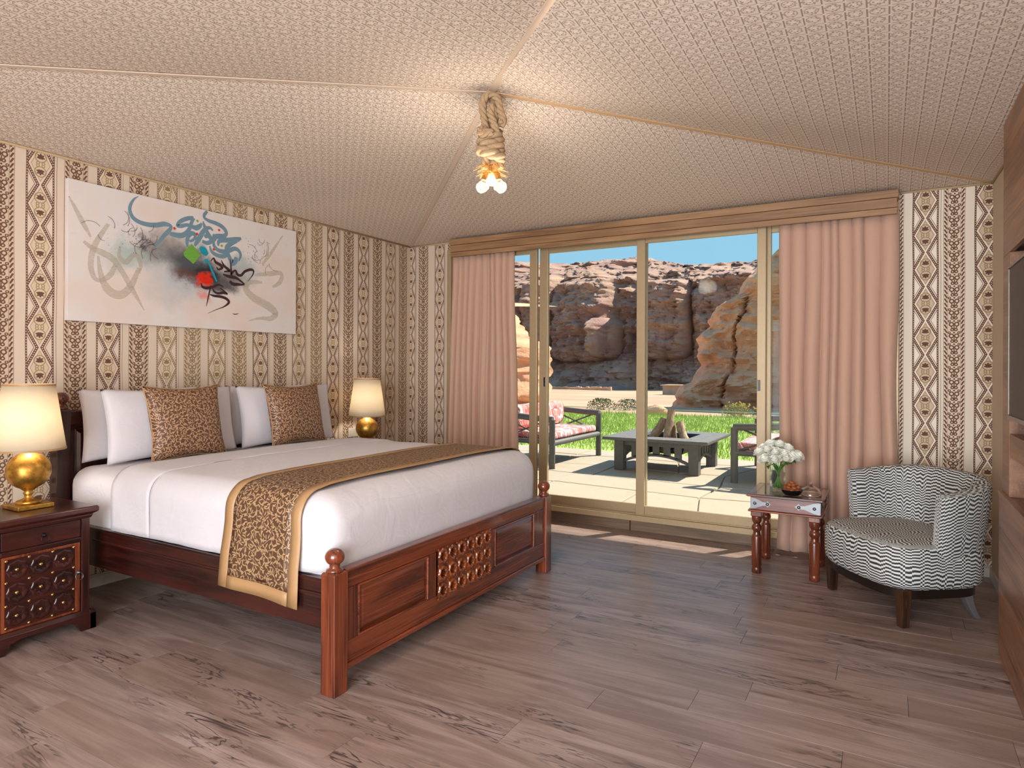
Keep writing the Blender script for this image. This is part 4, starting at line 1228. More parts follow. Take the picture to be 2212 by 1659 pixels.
# bowl of dates and the glass dome beside it
BX, BY = -.540, 4.665
tag(MB().lathe([(.030, TZ+.0005), (.045, TZ+.003), (.060, TZ+.018), (.068, TZ+.036), (.070, TZ+.038), (.066, TZ+.038), (.057, TZ+.020), (.040, TZ+.008), (.001, TZ+.007)], (BX, BY, 0), 32, cap=False)
    .build('bowl', 'black_glaze', smooth=True), 'small glossy black bowl filled with dates on the side table', 'bowl')
dm = MB().ball((0, 0, 0), .015, 10, 8, sx=1.35, sz=.92)
d0 = dm.build('date', 'date_skin', smooth=True)
spots = []
for lay, (n, rad, zz) in enumerate(((9, .044, .030), (7, .030, .046), (6, .036, .052), (5, .020, .068), (1, 0, .080))):
    for k in range(n): a = 2*PI*k/n+lay*.5; spots.append((BX+rad*math.cos(a), BY+rad*math.sin(a), TZ+zz))
for k, p in enumerate(spots):
    o = d0 if k == 0 else d0.copy()
    if k: COL.objects.link(o)
    o.location = p; o.rotation_euler = (rr.uniform(-.5, .5), rr.uniform(-.5, .5), rr.uniform(0, 6.28)); s_ = rr.uniform(.85, 1.08); o.scale = (s_, s_, s_)
    tag(o, 'wrinkled brown date heaped in the black bowl', 'date', 'dates in the black bowl')
dome = MB().lathe([(.066*math.cos(a), .058*math.sin(a)) for a in [PI/2*k/10*.93 for k in range(11)]], (0, 0, 0), 28, cap=False)
dome.lathe([(.004, .056), (.005, .062), (.010, .068), (.011, .075), (.008, .082), (.001, .084)], (0, 0, 0), 14)
do = dome.build('glass_dome', 'clear_glass', smooth=True)
q = do.modifiers.new('thickness', 'SOLIDIFY'); q.thickness = .003
do.location = (-.432, 4.715, TZ+.005); do.rotation_euler = (.10, .04, 0)
tag(do, 'clear glass dome lid with a round knob beside the bowl of dates', 'lid')

# ------------------------------------------------------------------ armchair (own frame: x across, y towards the back)
CH = empty('armchair', (-.12, 4.255, 0), 'low black and white zigzag armchair beside the side table', 'armchair')
CH.rotation_euler = (0, 0, math.atan2(-.792, .611))
def chpart(mb, name, mat, smooth=True, **k):
    o = mb.build(name, mat, None, smooth=smooth, **k); o.parent = CH; return o
SW, B0, B1 = .365, -.055, .56
def plan(t, ins=0.0):
    "closed seat outline; rounded front corners, rounder back"
    a = 2*PI*t; c, s = math.cos(a), math.sin(a)
    ex = .42 if s < 0 else .62
    x = (SW-ins)*math.copysign(abs(c)**ex, c); hy = (B1-B0)/2-ins; y = (B0+B1)/2+hy*math.copysign(abs(s)**ex, s)
    if s < 0: y -= .035*(1-(x/SW)**2)*abs(s)      # bowed front
    return x, y
NP = 72
sm = MB(); sm.uv = {}
lv_ = [(.045, .200), (.020, .204), (.006, .225), (.0, .27), (.0, .36), (.004, .395), (.016, .420), (.040, .434), (.08, .441), (.16, .447), (.26, .450)]
per = 0; plast = None; arc = []
for k in range(NP+1):
    x, y = plan(k/NP)
    if plast: per += math.hypot(x-plast[0], y-plast[1])
    plast = (x, y); arc.append(per)
acc = 0; prev = None
vh = []
for i, (ins, z) in enumerate(lv_):
    if i: acc += math.hypot(lv_[i][0]-lv_[i-1][0], lv_[i][1]-lv_[i-1][1])
    vh.append(acc)
for i, (ins, z) in enumerate(lv_):
    for k in range(NP+1):
        x, y = plan(k/NP, ins)
        sm.uv[len(sm.v)] = (arc[k], vh[i]) if i < 7 else (x*1.0+1.3, y+.6)
        sm.v.append((x, y, z))
for i in range(len(lv_)-1):
    for k in range(NP): a = i*(NP+1)+k; sm.f.append((a, a+1, a+NP+2, a+NP+1)); sm.mi.append(0)
sm.f.append(tuple((len(lv_)-1)*(NP+1)+k for k in range(NP)))
sm.mi.append(0)
seat = chpart(sm, 'seat', 'zigzag_weave')
# wrap-round back
def upath(t):
    a = PI*(1-t); c, s = math.cos(a), math.sin(a)
    x = .335*math.copysign(abs(c)**.55, c); y = .175+.375*abs(s)**.75
    return Vector((x, y))
NB = 64; bk = MB(); bk.uv = {}
def backz(t):
    e = abs(t-.5)*2
    return .775-.045*e**1.6-(.025*smooth01((t-.55)/.45))
th = .042
for k in range(NB+1):
    t = k/NB; p = upath(t); q = upath(min(1, t+.004))-upath(max(0, t-.004)); q.normalize(); n = Vector((-q.y, q.x))
    if n.dot(Vector((0, .3))-p) > 0: n = -n       # outward
    zt = backz(t); s = t*1.35
    endr = min(1, min(t, 1-t)/.02)
    tk = th*(.55+.45*math.sqrt(max(0, endr)))
    sect = [(-tk*.8, .30), (-tk*.85, .42), (-tk, .55), (-tk, zt-.045), (-tk*.80, zt-.015), (-tk*.35, zt), (tk*.35, zt), (tk*.85, zt-.015), (tk*1.05, zt-.045), (tk*1.0, .55), (tk*.85, .40), (tk*.55, .28), (-tk*.1, .205), (-tk*.8, .205)]
    hgt = 0
    for i, (o_, z) in enumerate(sect):
        fl_ = .030*smooth01((z-.35)/.45)          # flare
        if i: hgt += math.hypot(o_-sect[i-1][0], z-sect[i-1][1])
        pos = p+n*(o_+fl_)
        bk.uv[len(bk.v)] = (s if i < 7 else s+.2, hgt+.11)
        bk.v.append((pos.x, pos.y, z))
ns_ = 14
for k in range(NB):
    for i in range(ns_): a, b = k*ns_+i, k*ns_+(i+1) % ns_; bk.f.append((a, b, b+ns_, a+ns_)); bk.mi.append(0)
bk.f.append(tuple(range(ns_))); bk.mi.append(0); bk.f.append(tuple(NB*ns_+i for i in range(ns_))[::-1]); bk.mi.append(0)
chpart(bk, 'backrest', 'zigzag_weave', 'auto')
br_ = MB()
br_.rings([[(*plan(k/NP, ins), z) for k in range(NP)] for ins, z in ((.050, .150), (.034, .152), (.034, .199), (.05, .201))])
chpart(br_, 'base_rail', 'black_lacquer', 'auto')
def taper_leg(x, y, w0, w1, dx, dy, zt, name, mat):
    K = 8; rs = []
    for k in range(K+1):
        t = k/K; w_ = lerp(w1, w0, t); ox, oy = dx*(1-t)**1.8, dy*(1-t)**1.8
        rs.append([(x+ox-w_, y+oy-w_, zt*t), (x+ox+w_, y+oy-w_, zt*t), (x+ox+w_, y+oy+w_, zt*t), (x+ox-w_, y+oy+w_, zt*t)])
    chpart(MB().rings(rs), name, mat, False, bevel=.005)
taper_leg(-.300, .018, .030, .021, 0, 0, .200, 'leg', 'chair_leg_z'); taper_leg(.300, .018, .030, .021, 0, 0, .200, 'leg', 'chair_leg_z')
taper_leg(.235, .445, .026, .016, .0, .07, .16, 'leg', 'grey_metal'); taper_leg(-.235, .445, .026, .016, .0, .07, .16, 'leg', 'grey_metal')

# ------------------------------------------------------------------ wooden wall unit and television
UX, UY0, UY1 = .475, .9, 3.845
un = empty('wall_unit', (.7, 2.4, 0), 'walnut wall unit of horizontal boards with open niches around the television', 'wall unit')
def boards(z0, z1, n, x0, x1, y0, y1, parent):
    for k in range(n):
        a, b = lerp(z0, z1, k/n), lerp(z0, z1, (k+1)/n)
        cut = [y0, y0+(y1-y0)*(.38 if k % 2 else .66), y1]
        for c, d in zip(cut, cut[1:]): box('board', 'walnut_y', x0, x1, c+.0006, d-.0006, a+.0006, b-.0006, parent, .001)
cab = MB().box(.482, .96, UY0, UY1, .02, .755).build('lower_cabinet', 'walnut_dark', un)
boards(.022, .768, 5, .462, .481, UY0, UY1, cab)
box('counter', 'walnut_y', .458, .96, UY0, UY1+.004, .768, .786, cab, .002)
box('toe_rail', 'walnut_y', .466, .482, UY0, UY1, 0, .022, cab, .001)
hd = MB().box(.494, .96, UY0, UY1, 1.90, 2.505).build('upper_cabinet', 'walnut_dark', un)
boards(1.885, 2.512, 4, UX, .493, UY0, UY1, hd)
box('side_panel', 'walnut_y', UX, .96, 3.655, UY1, .786, 1.885, un, .002)
box('side_panel', 'walnut_y', UX, .96, UY0, UY0+.06, .786, 1.885, un, .002)
box('shelf', 'walnut_y', UX+.002, .94, UY0+.06, 3.655, .968, 1.070, un, .002)
box('back_panel', 'walnut_dark', .94, .96, UY0+.06, 3.655, .786, 1.885, un, 0)
tv = empty('television', (.46, 2.85, 1.12), 'flat black television in the niche of the wall unit', 'television')
box('screen', 'tv_screen', .440, .452, 2.29, 3.395, 1.168, 1.775, tv, .002)
fr_ = MB()
for (a, b, c, d) in ((2.28, 3.405, 1.775, 1.783), (2.28, 3.405, 1.150, 1.168), (2.28, 2.29, 1.168, 1.775), (3.395, 3.405, 1.168, 1.775)): fr_.box(.436, .470, a, b, c, d)
fr_.build('bezel', 'tv_bezel', tv, bevel=.002)
box('housing', 'black_plastic', .452, .49, 2.30, 3.385, 1.17, 1.77, tv, .01)
box('wall_mount', 'dark_iron', .49, .939, 2.76, 2.92, 1.40, 1.56, tv, .003)

# ------------------------------------------------------------------ terrace and garden
ter = tag(MB().box(-9.5, 4.5, YB+.161, 10.30, -.2, -.022).build('terrace', 'mortar'), kind='structure')
rs_ = random.Random(21)
NXg, NYg = 16, 6
gx_ = lambda i, j: (lerp(-9.4, 4.4, i/NXg)+(rs_.uniform(-.17, .17) if 0 < i < NXg else 0), lerp(YB+.17, 10.26, j/NYg)+(rs_.uniform(-.15, .15) if 0 < j < NYg else 0))
pts = {(i, j): gx_(i, j) for i in range(NXg+1) for j in range(NYg+1)}
for i in range(NXg):
    for j in range(NYg):
        q = [Vector(pts[k]) for k in ((i, j), (i+1, j), (i+1, j+1), (i, j+1))]
        c = sum(q, Vector((0, 0)))/4
        poly = []
        for a in range(4):
            p, n_ = q[a], q[(a+1) % 4]
            p2 = c+(p-c)*(1-.016/(p-c).length)
            m_ = c+((p+n_)/2-c)*(1-.012/((p+n_)/2-c).length)
            poly += [p2, m_+Vector((rs_.uniform(-.01, .01), rs_.uniform(-.01, .01)))]
        zt = rs_.uniform(-.003, .0)
        MB().rings([[(p.x, p.y, -.0215) for p in poly], [(p.x, p.y, zt-.004) for p in poly], [(c.x+(p.x-c.x)*.985, c.y+(p.y-c.y)*.985, zt) for p in poly]]).build('flagstone', 'flagstone', ter)
lawn = tag(MB().grid(lambda u, v: (lerp(-26, 12, u), lerp(10.30, 19.6, v), -.03+.03*noise.noise(Vector((u*20, v*8, 0)))), 60, 24).build('lawn', 'lawn_green', smooth=True), kind='structure')
gb = MB(); rg = random.Random(8); gv, gf = [], []
for k in range(52000):
    yv = 10.32+(rg.random()**.8)*9.2
    xv = rg.uniform(-.92*yv+2.5, .12*yv-1.2)
    hgt = rg.uniform(.03, .085)*(1.5 if yv > 18.6 else 1); a = rg.uniform(0, PI); dx, dy = .006*math.cos(a), .006*math.sin(a)
    lx, ly = rg.uniform(-.03, .03), rg.uniform(-.03, .03); n_ = len(gv)
    gv += [(xv-dx, yv-dy, -.03), (xv+dx, yv+dy, -.03), (xv+lx, yv+ly, hgt-.01)]; gf.append((n_, n_+1, n_+2))
gb.v, gb.f, gb.mi = gv, gf, [0]*len(gf)
tag(gb.build('grass', 'grass_blade'), 'sunlit bright green grass blades growing on the lawn', 'grass', kind='stuff')
GZ = [(10.3, -.06), (19.5, -.06), (25, -.22), (32, -.5), (40, -.8), (70, -1.5), (120, -2.3), (200, -2.6)]
def ground_z(x, y): return interp(GZ, y)+(.10*noise.noise(Vector((x*.12, y*.12, 2)))*min(1, max(0, (y-20)/10)))
tag(MB().grid(lambda u, v: (lerp(-150, 70, u), lerp(19.0, 170, v**2), ground_z(lerp(-150, 70, u), lerp(19.0, 170, v**2))), 70, 70).build('desert_ground', 'desert_sand', smooth=True), kind='structure')

def tubeset(mb, segs, r, n=12):
    for s in segs: mb.tube(s, r, n)
    return mb
def sofa(x0, y0, y1, s, label):
    "garden bench of round dark posts; s = +1 faces +x"
    b = empty('garden_bench', (x0-s*.4, (y0+y1)/2, 0), label, 'bench', 'cushioned garden benches on the terrace')
    W = 'weathered_paint'; D = .80; xb = x0-s*D
    for y in (y0, y1):
        MB().tube([(x0, y, 0), (x0, y, .66)], .043, 14).build('leg', W, b, smooth='auto')
        MB().tube([(xb, y, 0), (xb, y, .80)], .043, 14).build('leg', W, b, smooth='auto')
        MB().tube([(x0+s*.01, y, .665), (x0-s*.25, y, .675), (xb, y, .715)], .042, 14).build('armrest', W, b, smooth='auto')
        MB().tube([(x0, y, .36), (xb, y, .36)], .036, 12).build('side_rail', W, b, smooth='auto')
        MB().tube([(x0-s*.03, y, .38), (xb+s*.10, y, .64)], .012, 8).build('brace', W, b, smooth=True)
        MB().tube([(x0-s*.10, y, .64), (xb+s*.03, y, .38)], .012, 8).build('brace', W, b, smooth=True)
    MB().tube([(x0, y0, .34), (x0, y1, .34)], .040, 14).build('front_rail', W, b, smooth='auto')
    MB().tube([(xb, y0, .34), (xb, y1, .34)], .040, 14).build('back_rail', W, b, smooth='auto')
    MB().tube([(xb, y0, .78), (xb, y1, .78)], .038, 14).build('top_rail', W, b, smooth='auto')
    box('seat_board', W, min(x0, xb)+.03, max(x0, xb)-.03, y0+.03, y1-.03, .355, .375, b, 0)
    g = 'kilim cushions on the garden benches'
    who = 'left hand' if s > 0 else 'right hand'
    side = 'beside the log stack' 
    o = weld(rbox(MB(), (x0+xb)/2, (y0+y1)/2, .43, D/2-.01, (y1-y0)/2-.05, .052, .04, 4, 6, 1, 4, disp=puff(.006, 3)).build('seat_cushion', 'kilim_cloth', smooth=True))
    tag(o, 'red and white kilim seat pad on the %s bench' % ('open fronted' if s > 0 else 'half hidden'), 'cushion', g)
    n = 2
    for k in range(n):
        a, c = lerp(y0+.06, y1-.06, k/n)+.01, lerp(y0+.06, y1-.06, (k+1)/n)-.01
        o = weld(rbox(MB(), xb+s*.15, (a+c)/2, .665, .10, (c-a)/2, .175, .07, 3, 4, 3, 4, disp=puff(.012, 4, k)).build('back_cushion', 'kilim_cloth', smooth=True))
        tag(o, 'plump red and white kilim back cushion on the %s bench' % ('open fronted' if s > 0 else 'half hidden'), 'cushion', g)
    return b
sofa(-3.935, 8.0, 9.65, 1, 'open fronted dark round post garden bench with long front rail and kilim cushions')
sofa(-1.585, 8.16, 9.80, -1, 'half hidden dark round post garden bench with crossed side braces beside the door post')

ft = empty('fire_pit_table', (-2.64, 8.93, 0), 'square grey fire pit table with slate top and arched slatted sides', 'table')
fx0, fx1, fy0, fy1, fz = -3.315, -1.925, 8.26, 9.62, .45
lx0, lx1, ly0, ly1 = -3.20, -2.07, 8.40, 9.48
for x in (lx0, lx1):
    for y in (ly0, ly1):
        sx, sy = (1 if x == lx0 else -1), (1 if y == ly0 else -1)
        MB().box(min(x, x+sx*.13), max(x, x+sx*.13), min(y, y+sy*.13), max(y, y+sy*.13), 0, fz-.04).build('leg', 'weathered_paint', ft, bevel=.005)
hole = .36
cxm, cym = (fx0+fx1)/2, (fy0+fy1)/2
k = 0
for (a, b, c, d, nx_, ny_) in ((fx0, fx1, fy0, cym-hole, 5, 2), (fx0, fx1, cym+hole, fy1, 5, 2), (fx0, cxm-hole, cym-hole, cym+hole, 2, 3), (cxm+hole, fx1, cym-hole, cym+hole, 2, 3)):
    box('top_frame', 'weathered_paint', a, b, c, d, fz-.04, fz-.008, ft, .003)
    for i in range(nx_):
        for j in range(ny_):
            box('slate_tile', 'slate_tile', lerp(a, b, i/nx_)+.004, lerp(a, b, (i+1)/nx_)-.004, lerp(c, d, j/ny_)+.004, lerp(c, d, (j+1)/ny_)-.004, fz-.008, fz, ft, .002)
MB().rings([[(cxm-h, cym-h, z), (cxm+h, cym-h, z), (cxm+h, cym+h, z), (cxm-h, cym+h, z)] for h, z in ((hole+.0, fz-.004), (hole-.03, fz-.03), (hole-.08, fz-.22), (.05, fz-.24))], cap0=False).build('fire_bowl', 'dark_iron', ft)
def side_panel(p, q, nrm):
    P, Q = Vector(p), Vector(q); L = (Q-P).length; d = (Q-P).normalized(); t = Vector((-d.y, d.x))*.018
    def bx(s0, s1, z0, z1, z0b=None, z1b=None, name='slat'):
        z0b = z0 if z0b is None else z0b; z1b = z1 if z1b is None else z1b
        A, B = P+d*s0, P+d*s1
        MB().rings([[(A.x-t.x, A.y-t.y, z0), (A.x+t.x, A.y+t.y, z0), (A.x+t.x, A.y+t.y, z1), (A.x-t.x, A.y-t.y, z1)], [(B.x-t.x, B.y-t.y, z0b), (B.x+t.x, B.y+t.y, z0b), (B.x+t.x, B.y+t.y, z1b), (B.x-t.x, B.y-t.y, z1b)]]).build(name, 'weathered_paint', ft)
    bx(0, L, .335, .41, name='upper_rail')
    A_ = lambda s: .13+.10*(1-((s/L)*2-1)**2)
    mb = MB(); rs = []
    for k in range(17):
        s = L*k/16; c = P+d*s; z = A_(s)
        rs.append([(c.x-t.x, c.y-t.y, z-.025), (c.x+t.x, c.y+t.y, z-.025), (c.x+t.x, c.y+t.y, z+.012), (c.x-t.x, c.y-t.y, z+.012)])
    mb.rings(rs).build('arched_rail', 'weathered_paint', ft)
    for k in range(1, 6):
        s = L*k/6; bx(s-.045 if nrm else s-.03, s+.045 if nrm else s+.03, A_(s), .335)
side_panel((lx0+.13, ly0+.06), (lx1-.13, ly0+.06), True); side_panel((lx0+.13, ly1-.06), (lx1-.13, ly1-.06), True)
side_panel((lx0+.06, ly0+.13), (lx0+.06, ly1-.13), False); side_panel((lx1-.06, ly0+.13), (lx1-.06, ly1-.13), False)
logs = [((-2.88, 8.72, .27), (-2.76, 8.86, .48), (-2.67, 8.95, .66), .060, 'stout pale log leaning up to the left of the fire pit stack'),
        ((-2.585, 8.62, .26), (-2.565, 8.76, .52), (-2.56, 8.90, .80), .050, 'upright straight log at the front of the fire pit stack'),
        ((-2.28, 8.66, .33), (-2.36, 8.78, .44), (-2.45, 8.90, .62), .055, 'long bent log sloping down to the right of the fire pit stack'),
        ((-2.62, 9.20, .27), (-2.60, 9.10, .45), (-2.58, 9.00, .60), .050, 'short log at the back of the fire pit stack'),
        ((-2.72, 8.98, .27), (-2.45, 9.05, .27), (-2.34, 9.06, .28), .055, 'log lying flat inside the fire pit')]
for i, (a, b, c, r, lab) in enumerate(logs):
    P = catmull([a, b, c], 6); ln = len(P)
    o = MB().tube([p+Vector((noise.noise(p*9+Vector((i, 0, 0)))*.012, noise.noise(p*9+Vector((0, i, 5)))*.012, 0)) for p in P], [r*(1+.14*noise.noise(p*14)) for p in P], 12).build('firewood_log', 'log_z', smooth='auto')
    tag(o, lab, 'log', 'firewood logs in the fire pit table')

# low rope line at the end of the lawn
fen = empty('rope_fence', (-5, 19.3, 0), 'low pale rope line on short stakes along the end of the lawn', 'fence')
pr = []
for k in range(13):
    x = -16+k*1.7; y = 18.9+.04*(x+16)
    MB().tube([(x, y, -.03), (x, y, .17)], .018, 8).build('stake', 'wire', fen, smooth='auto'); pr.append((x, y, .15))
MB().tube(catmull(pr, 4), .011, 6).build('rope', 'wire', fen, smooth=True)

def bush(c, r, h, n, mat, label, seed, flowers=0, cat='shrub'):
    q = random.Random(seed); b = empty('desert_shrub', c, label, cat, 'shrubs beyond the lawn'); mb = MB(); mf = MB()
    for k in range(n):
        a = q.uniform(0, 2*PI); e = math.sqrt(q.random()); z = q.random()**.8
        rad = r*e*math.sqrt(max(.02, 1-(z*.92)**2)); p = Vector((c[0]+rad*math.cos(a), c[1]+rad*math.sin(a), c[2]+h*z))
        s = q.uniform(.03, .075)*max(.5, r); t = Vector((q.uniform(-1, 1), q.uniform(-1, 1), q.uniform(.0, 1.3))).normalized()*s*1.8; u = t.cross(Vector((q.uniform(-1, 1), q.uniform(-1, 1), .3))).normalized()*s*.5
        mb.add([p, p+t*.5+u, p+t, p+t*.5-u], [(0, 1, 2, 3)])
    for k in range(flowers):
        a = q.uniform(0, 2*PI); rad = r*q.uniform(.2, .8); p = Vector((c[0]+rad*math.cos(a), c[1]+rad*math.sin(a), c[2]+h*q.uniform(.8, 1.2))); mf.ball(p, .025, 6, 4)
    mb.build('foliage', mat, b)
    st = MB()
    for k in range(9):
        a = k*.7; st.tube([(c[0], c[1], c[2]-.1), (c[0]+r*.5*math.cos(a), c[1]+r*.5*math.sin(a), c[2]+h*.7)], .008*max(1, r), 5)
    st.build('stems', 'log_z', b)
    if flowers: mf.build('flowers', 'bush_flower', b)
def ground_at(u, v, Y): p = at_y(u, v, Y); return (p.x, Y, ground_z(p.x, Y)-.02)
bush(ground_at(1300, 885, 23.5), .62, .42, 900, 'bush_leaf', 'low grey green shrub at the end of the lawn, wider of the close pair', 1)
bush(ground_at(1356, 885, 23.8), .55, .42, 800, 'bush_leaf', 'low grey green shrub behind the stacked logs, narrower of the close pair', 2)
bush(ground_at(1592, 892, 21.0), .55, .40, 900, 'dry_bush_leaf', 'pale dry shrub with yellow flowers in front of the rock outcrop', 3, 26)
bush(ground_at(1646, 892, 22.0), .34, .28, 500, 'bush_leaf', 'small green shrub with yellow flowers beside the right door post', 4, 14)

# awning over the door
aw = empty('awning', (-1.8, YB+.2, 2.7), 'pale cloth awning stretched over the terrace doors', 'awning')
MB().grid(lambda u, v: (lerp(-5.0, 1.6, u), lerp(YB+.125, 7.66, v), lerp(2.72, 3.0, v)-.03*math.sin(PI*v)), 10, 10).build('awning_cloth', 'awning_cloth', aw, smooth=True, solid=.006)
for x in (-4.95, 1.55): MB().tube([(x, 7.6, 0), (x, 7.6, 2.985)], .03, 10).build('pole', 'weathered_paint', aw, smooth='auto')

# ------------------------------------------------------------------ unseen globe lamps, added as fill light for the room
def fill_globe(x, y, watts, label):
    g = empty('fill_globe_lamp', (x, y, 0), label, 'fill lamp', 'added fill globes out of view')
    MB().lathe([(.13, 0), (.13, .012), (.03, .022), (.012, .04)], (x, y, 0), 28).build('base', 'brass', g, smooth='auto')
    MB().tube([(x, y, .03), (x, y, 1.62)], .010, 12).build('pole', 'brass', g, smooth='auto')
    MB().lathe([(.012, 1.60), (.035, 1.625), (.035, 1.642)], (x, y, 0), 18).build('collar', 'brass', g, smooth='auto')
    MB().ball((x, y, 1.70), .07, 24, 16).build('globe', 'fill_globe_glow', g, smooth=True)
    L = bpy.data.lights.new('globe_fill', 'POINT'); L.energy = watts; L.color = (1, .97, .97); L.shadow_soft_size = .072
    lo = bpy.data.objects.new('globe_fill', L); COL.objects.link(lo); lo.location = (x, y, 1.70); attach(lo, g)
fill_globe(-1.55, -1.50, FILL_GLOBE_W[0], 'added fill lamp with a white globe, out of view on the bed side of the entrance')
fill_globe(.30, .28, FILL_GLOBE_W[1], 'added fill lamp with a white globe, out of view on the wall unit side')

# ------------------------------------------------------------------ cliffs
def project(p):
    q = Vector(p)-Vector((0, 0, EYE)); w_ = q.dot(_f)
    return CX+F_PX*q.dot(_r)/w_, CY+F_PX*q.dot(_d)/w_
def plateau(u, v, cu, cv, ru, rv, pw=5):
    e = (abs(u-cu)/ru)**pw+(abs(v-cv)/rv)**pw
    return max(0.0, 1-e)**.5 if e < 1 else 0.0
def fbm(p, o=4, k=2.1):
    s, a = 0, 1
    for i in range(o): s += a*noise.noise(p); p = p*k; a *= .5
    return s
def ridge(p, o=3):
    s, a = 0, 1
    for i in range(o): s += a*(1-2*abs(noise.noise(p))); p = p*2.2; a *= .5
    return s
RIDGE = [(900, 600), (1000, 590), (1098, 575), (1130, 562), (1180, 560), (1215, 558), (1262, 560), (1268, 552), (1290, 549), (1312, 552), (1335, 562), (1375, 565), (1405, 568), (1418, 574), (1450, 577), (1498, 575),
         (1508, 566), (1530, 563), (1548, 566), (1575, 562), (1600, 558), (1606, 562), (1615, 557), (1660, 556), (1760, 548), (1900, 560)]
YM, YT = 120.0, 138.0
TOP = sorted((at_y(u, v, YT).x*YM/YT, at_y(u, v, YT).z) for u, v in RIDGE)
def cliff():
    nx_, nz_ = 420, 170; x0, x1 = -118, 28; mb = MB()
    for j in range(nz_+9):
        for i in range(nx_+1):
            x = lerp(x0, x1, i/nx_); zt = interp(TOP, x)+.35*noise.noise(Vector((x*.5, 3, 1)))+.5*noise.noise(Vector((x*.16, 8, 1))); zb = -4
            if j <= nz_:
                z = lerp(zb, zt, j/nz_); u, v = project((x, YM, z))
                p = 7*plateau(u, v, 1290, 695, 62, 88)+8*plateau(u, v, 1202, 700, 27, 100)+5*plateau(u, v, 1140, 700, 36, 120)+6*plateau(u, v, 1346, 735, 19, 42, 3)
                p += 6*plateau(u, v, 1452, 690, 52, 88)+3*plateau(u, v, 1540, 700, 34, 90)
                hi = max(0, 628+14*noise.noise(Vector((x*.07, 5, 2)))-v)
                p -= hi*.30-4.0*smooth01(hi/30)*ridge(Vector((x*.07, z*.16, 7)))-2.0*smooth01(hi/20)*ridge(Vector((x*.2, z*.35, 5)))
                tal = max(0, v-752-10*noise.noise(Vector((x*.08, 0, 4))))
                p += tal*(.17 if u < 1380 else lerp(.17, .07, smooth01((u-1380)/40)))
                q = Vector((x, z, 0))
                p += 2.6*fbm(Vector((x*.055, z*.05, 1)))+1.5*ridge(Vector((x*.14, z*.09, 2)))+1.1*fbm(Vector((x*.35, z*.6, 3)))+.7*ridge(Vector((x*.6, z*1.1, 6)))+.45*ridge(Vector((x*.9, z*.35, 16)))+.35*fbm(Vector((x*1.4, z*2.4, 13)))
                st = math.sin(z*1.5+3*noise.noise(Vector((x*.03, z*.1, 9)))); p += .55*st*abs(st)
                if u < 1400 and v > 760: p += 1.6*fbm(Vector((x*.2, z*.5, 12)))
                y = YM-p
            else:
                k = j-nz_; z = zt-.06*k*k*.3+.2*noise.noise(Vector((x*.3, k, 3)))
                y = mb.v[(nz_)*(nx_+1)+i][1]+k*4.5
            mb.v.append((x, y, z))
    n = nx_+1
    mb.f = [(j*n+i, j*n+i+1, (j+1)*n+i+1, (j+1)*n+i) for j in range(nz_+8) for i in range(nx_)]; mb.mi = [0]*len(mb.f)
    return mb.build('sandstone_cliff', 'cliff_rock', smooth='auto')
tag(cliff(), 'long brown sandstone cliff under the blue sky across the desert', 'cliff')

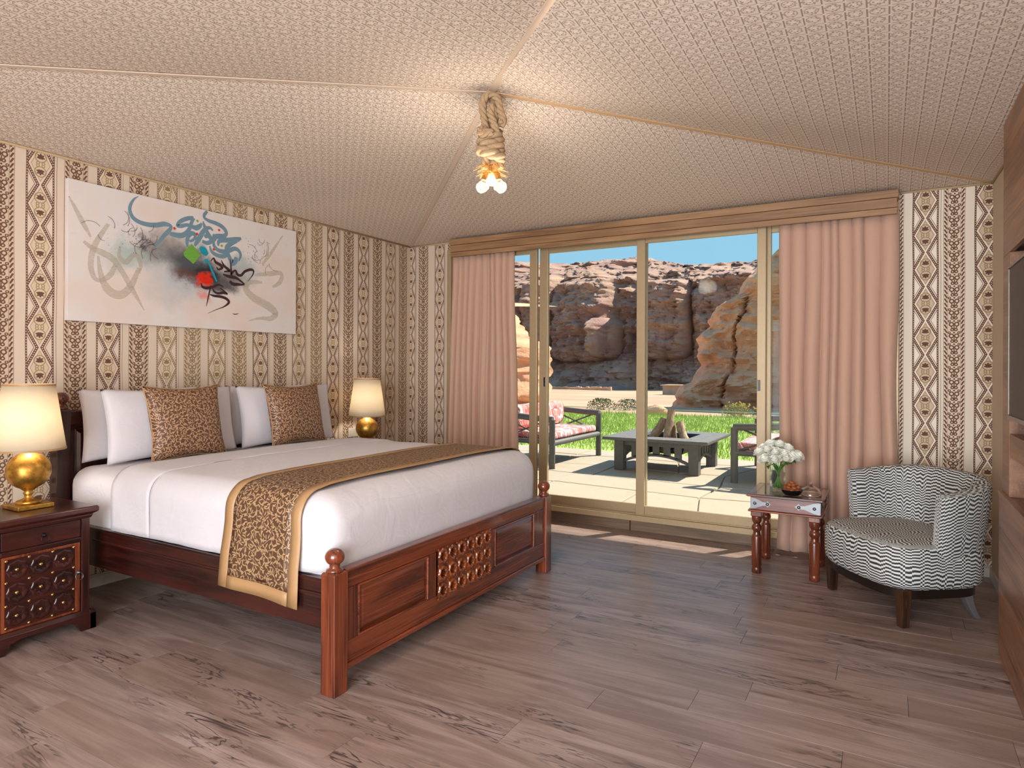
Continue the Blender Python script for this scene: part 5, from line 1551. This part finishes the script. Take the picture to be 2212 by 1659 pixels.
OUT = [(1438, 905), (1450, 893), (1452, 880), (1464, 862), (1462, 852), (1478, 832), (1498, 826), (1506, 812), (1512, 790), (1507, 770), (1512, 752), (1508, 735), (1520, 722), (1528, 705), (1522, 695), (1540, 672), (1560, 660), (1592, 645), (1602, 618), (1622, 590), (1650, 560), (1690, 530), (1740, 500)]
def outcrop(Y, tab, x_far, label, mat, side=1, ny=130, nx_=130, seed=0, groove=None):
    P = sorted((at_y(u, v, Y+3.2).z, at_y(u, v, Y+3.2).x) for u, v in tab); z0, z1 = P[0][0]-.6, P[-1][0]; mb = MB()
    for j in range(ny+6):
        for i in range(nx_+1):
            s = (i/nx_)**1.6
            if j <= ny:
                z = lerp(z0, z1, j/ny); xl = interp(P, z)+.15*noise.noise(Vector((z*1.3, seed, 0)))
                x = lerp(xl, x_far, s); d = abs(x-xl)
                p = .5*fbm(Vector((x*.45, z*.5, seed+1)))+.3*ridge(Vector((x*.25, z*1.0, seed+2)))+.28*ridge(Vector((x*.9, z*1.6, seed+5)))+.20*fbm(Vector((x*2.2, z*3.6, seed)))
                st = math.sin(z*2.6+2*noise.noise(Vector((x*.2, z*.3, seed)))); p += .16*st
                y = Y+3.2*max(0, 1-d/1.5)**2-p+(z-z0)*.12
                if groove:
                    u, v = project((x, Y, z)); (ua, va), (ub, vb) = groove
                    if va < v < vb:
                        uc = lerp(ua, ub, (v-va)/(vb-va))+5*math.sin(v*.05); y += .9*max(0, 1-abs(u-uc)/3.2)
            else:
                k = j-ny; x, y, z = mb.v[ny*(nx_+1)+i]; y += k*1.2; z += .1*k
            mb.v.append((x, y, z))
    n = nx_+1
    mb.f = [(j*n+i, j*n+i+1, (j+1)*n+i+1, (j+1)*n+i) for j in range(ny+5) for i in range(nx_)]; mb.mi = [0]*len(mb.f)
    return tag(mb.build('rock_outcrop', mat, smooth='auto'), label, 'rock')
outcrop(31.0, OUT, 9.0, 'tall orange brown rock outcrop with a dark diagonal crack behind the lawn', 'outcrop_rock', seed=3, groove=((1606, 640), (1558, 895)))
LEFT = [(1186, 902), (1180, 888), (1186, 872), (1197, 852), (1194, 838), (1186, 822), (1190, 800), (1184, 770), (1186, 752), (1176, 742), (1160, 735), (1140, 705), (1120, 690), (1090, 660)]
outcrop(27.0, LEFT, -24.0, 'rounded tan rock outcrop standing behind the cushioned bench', 'outcrop_rock', seed=9, ny=90, nx_=70)
def boulder(c, r, label, seed, sx=1.3, sz=.75):
    mb = MB().ball((0, 0, 0), 1, 16, 12); mb.v = [tuple(Vector(c)+Vector((p[0]*r*sx, p[1]*r, p[2]*r*sz))*(1+.22*fbm(Vector(p)*1.3+Vector((seed, 0, 0)), 3))) for p in mb.v]
    tag(mb.build('boulder', 'outcrop_rock', smooth='auto'), label, 'rock')
g = ground_at(1416, 890, 20.6); boulder((g[0], g[1], g[2]+.10), .30, 'small dark boulder behind the upright log at the lawn edge', 4)
hz = ground_at(1465, 840, 78); hut = empty('desert_hut', hz, 'low flat roofed tan hut at the foot of the cliff', 'hut')
MB().box(hz[0]-1.6, hz[0]+4.5, 77, 80, hz[2]-.3, hz[2]+1.1).build('wall', 'hut_plaster', hut); MB().box(hz[0]-1.8, hz[0]+4.7, 76.7, 80.2, hz[2]+1.1, hz[2]+1.22).build('roof', 'desert_sand', hut)
hz = ground_at(1235, 838, 96); wl = empty('stone_wall', hz, 'long low rubble wall at the foot of the cliff', 'wall'); rw = random.Random(2)
for k in range(26):
    L = rw.uniform(.3, .6); x = hz[0]-4+k*.42
    MB().box(x-L/2, x+L/2, 95.8, 96.3, hz[2]-.2, hz[2]+rw.uniform(.35, .55)).build('stone', 'outcrop_rock', wl, bevel=.06)
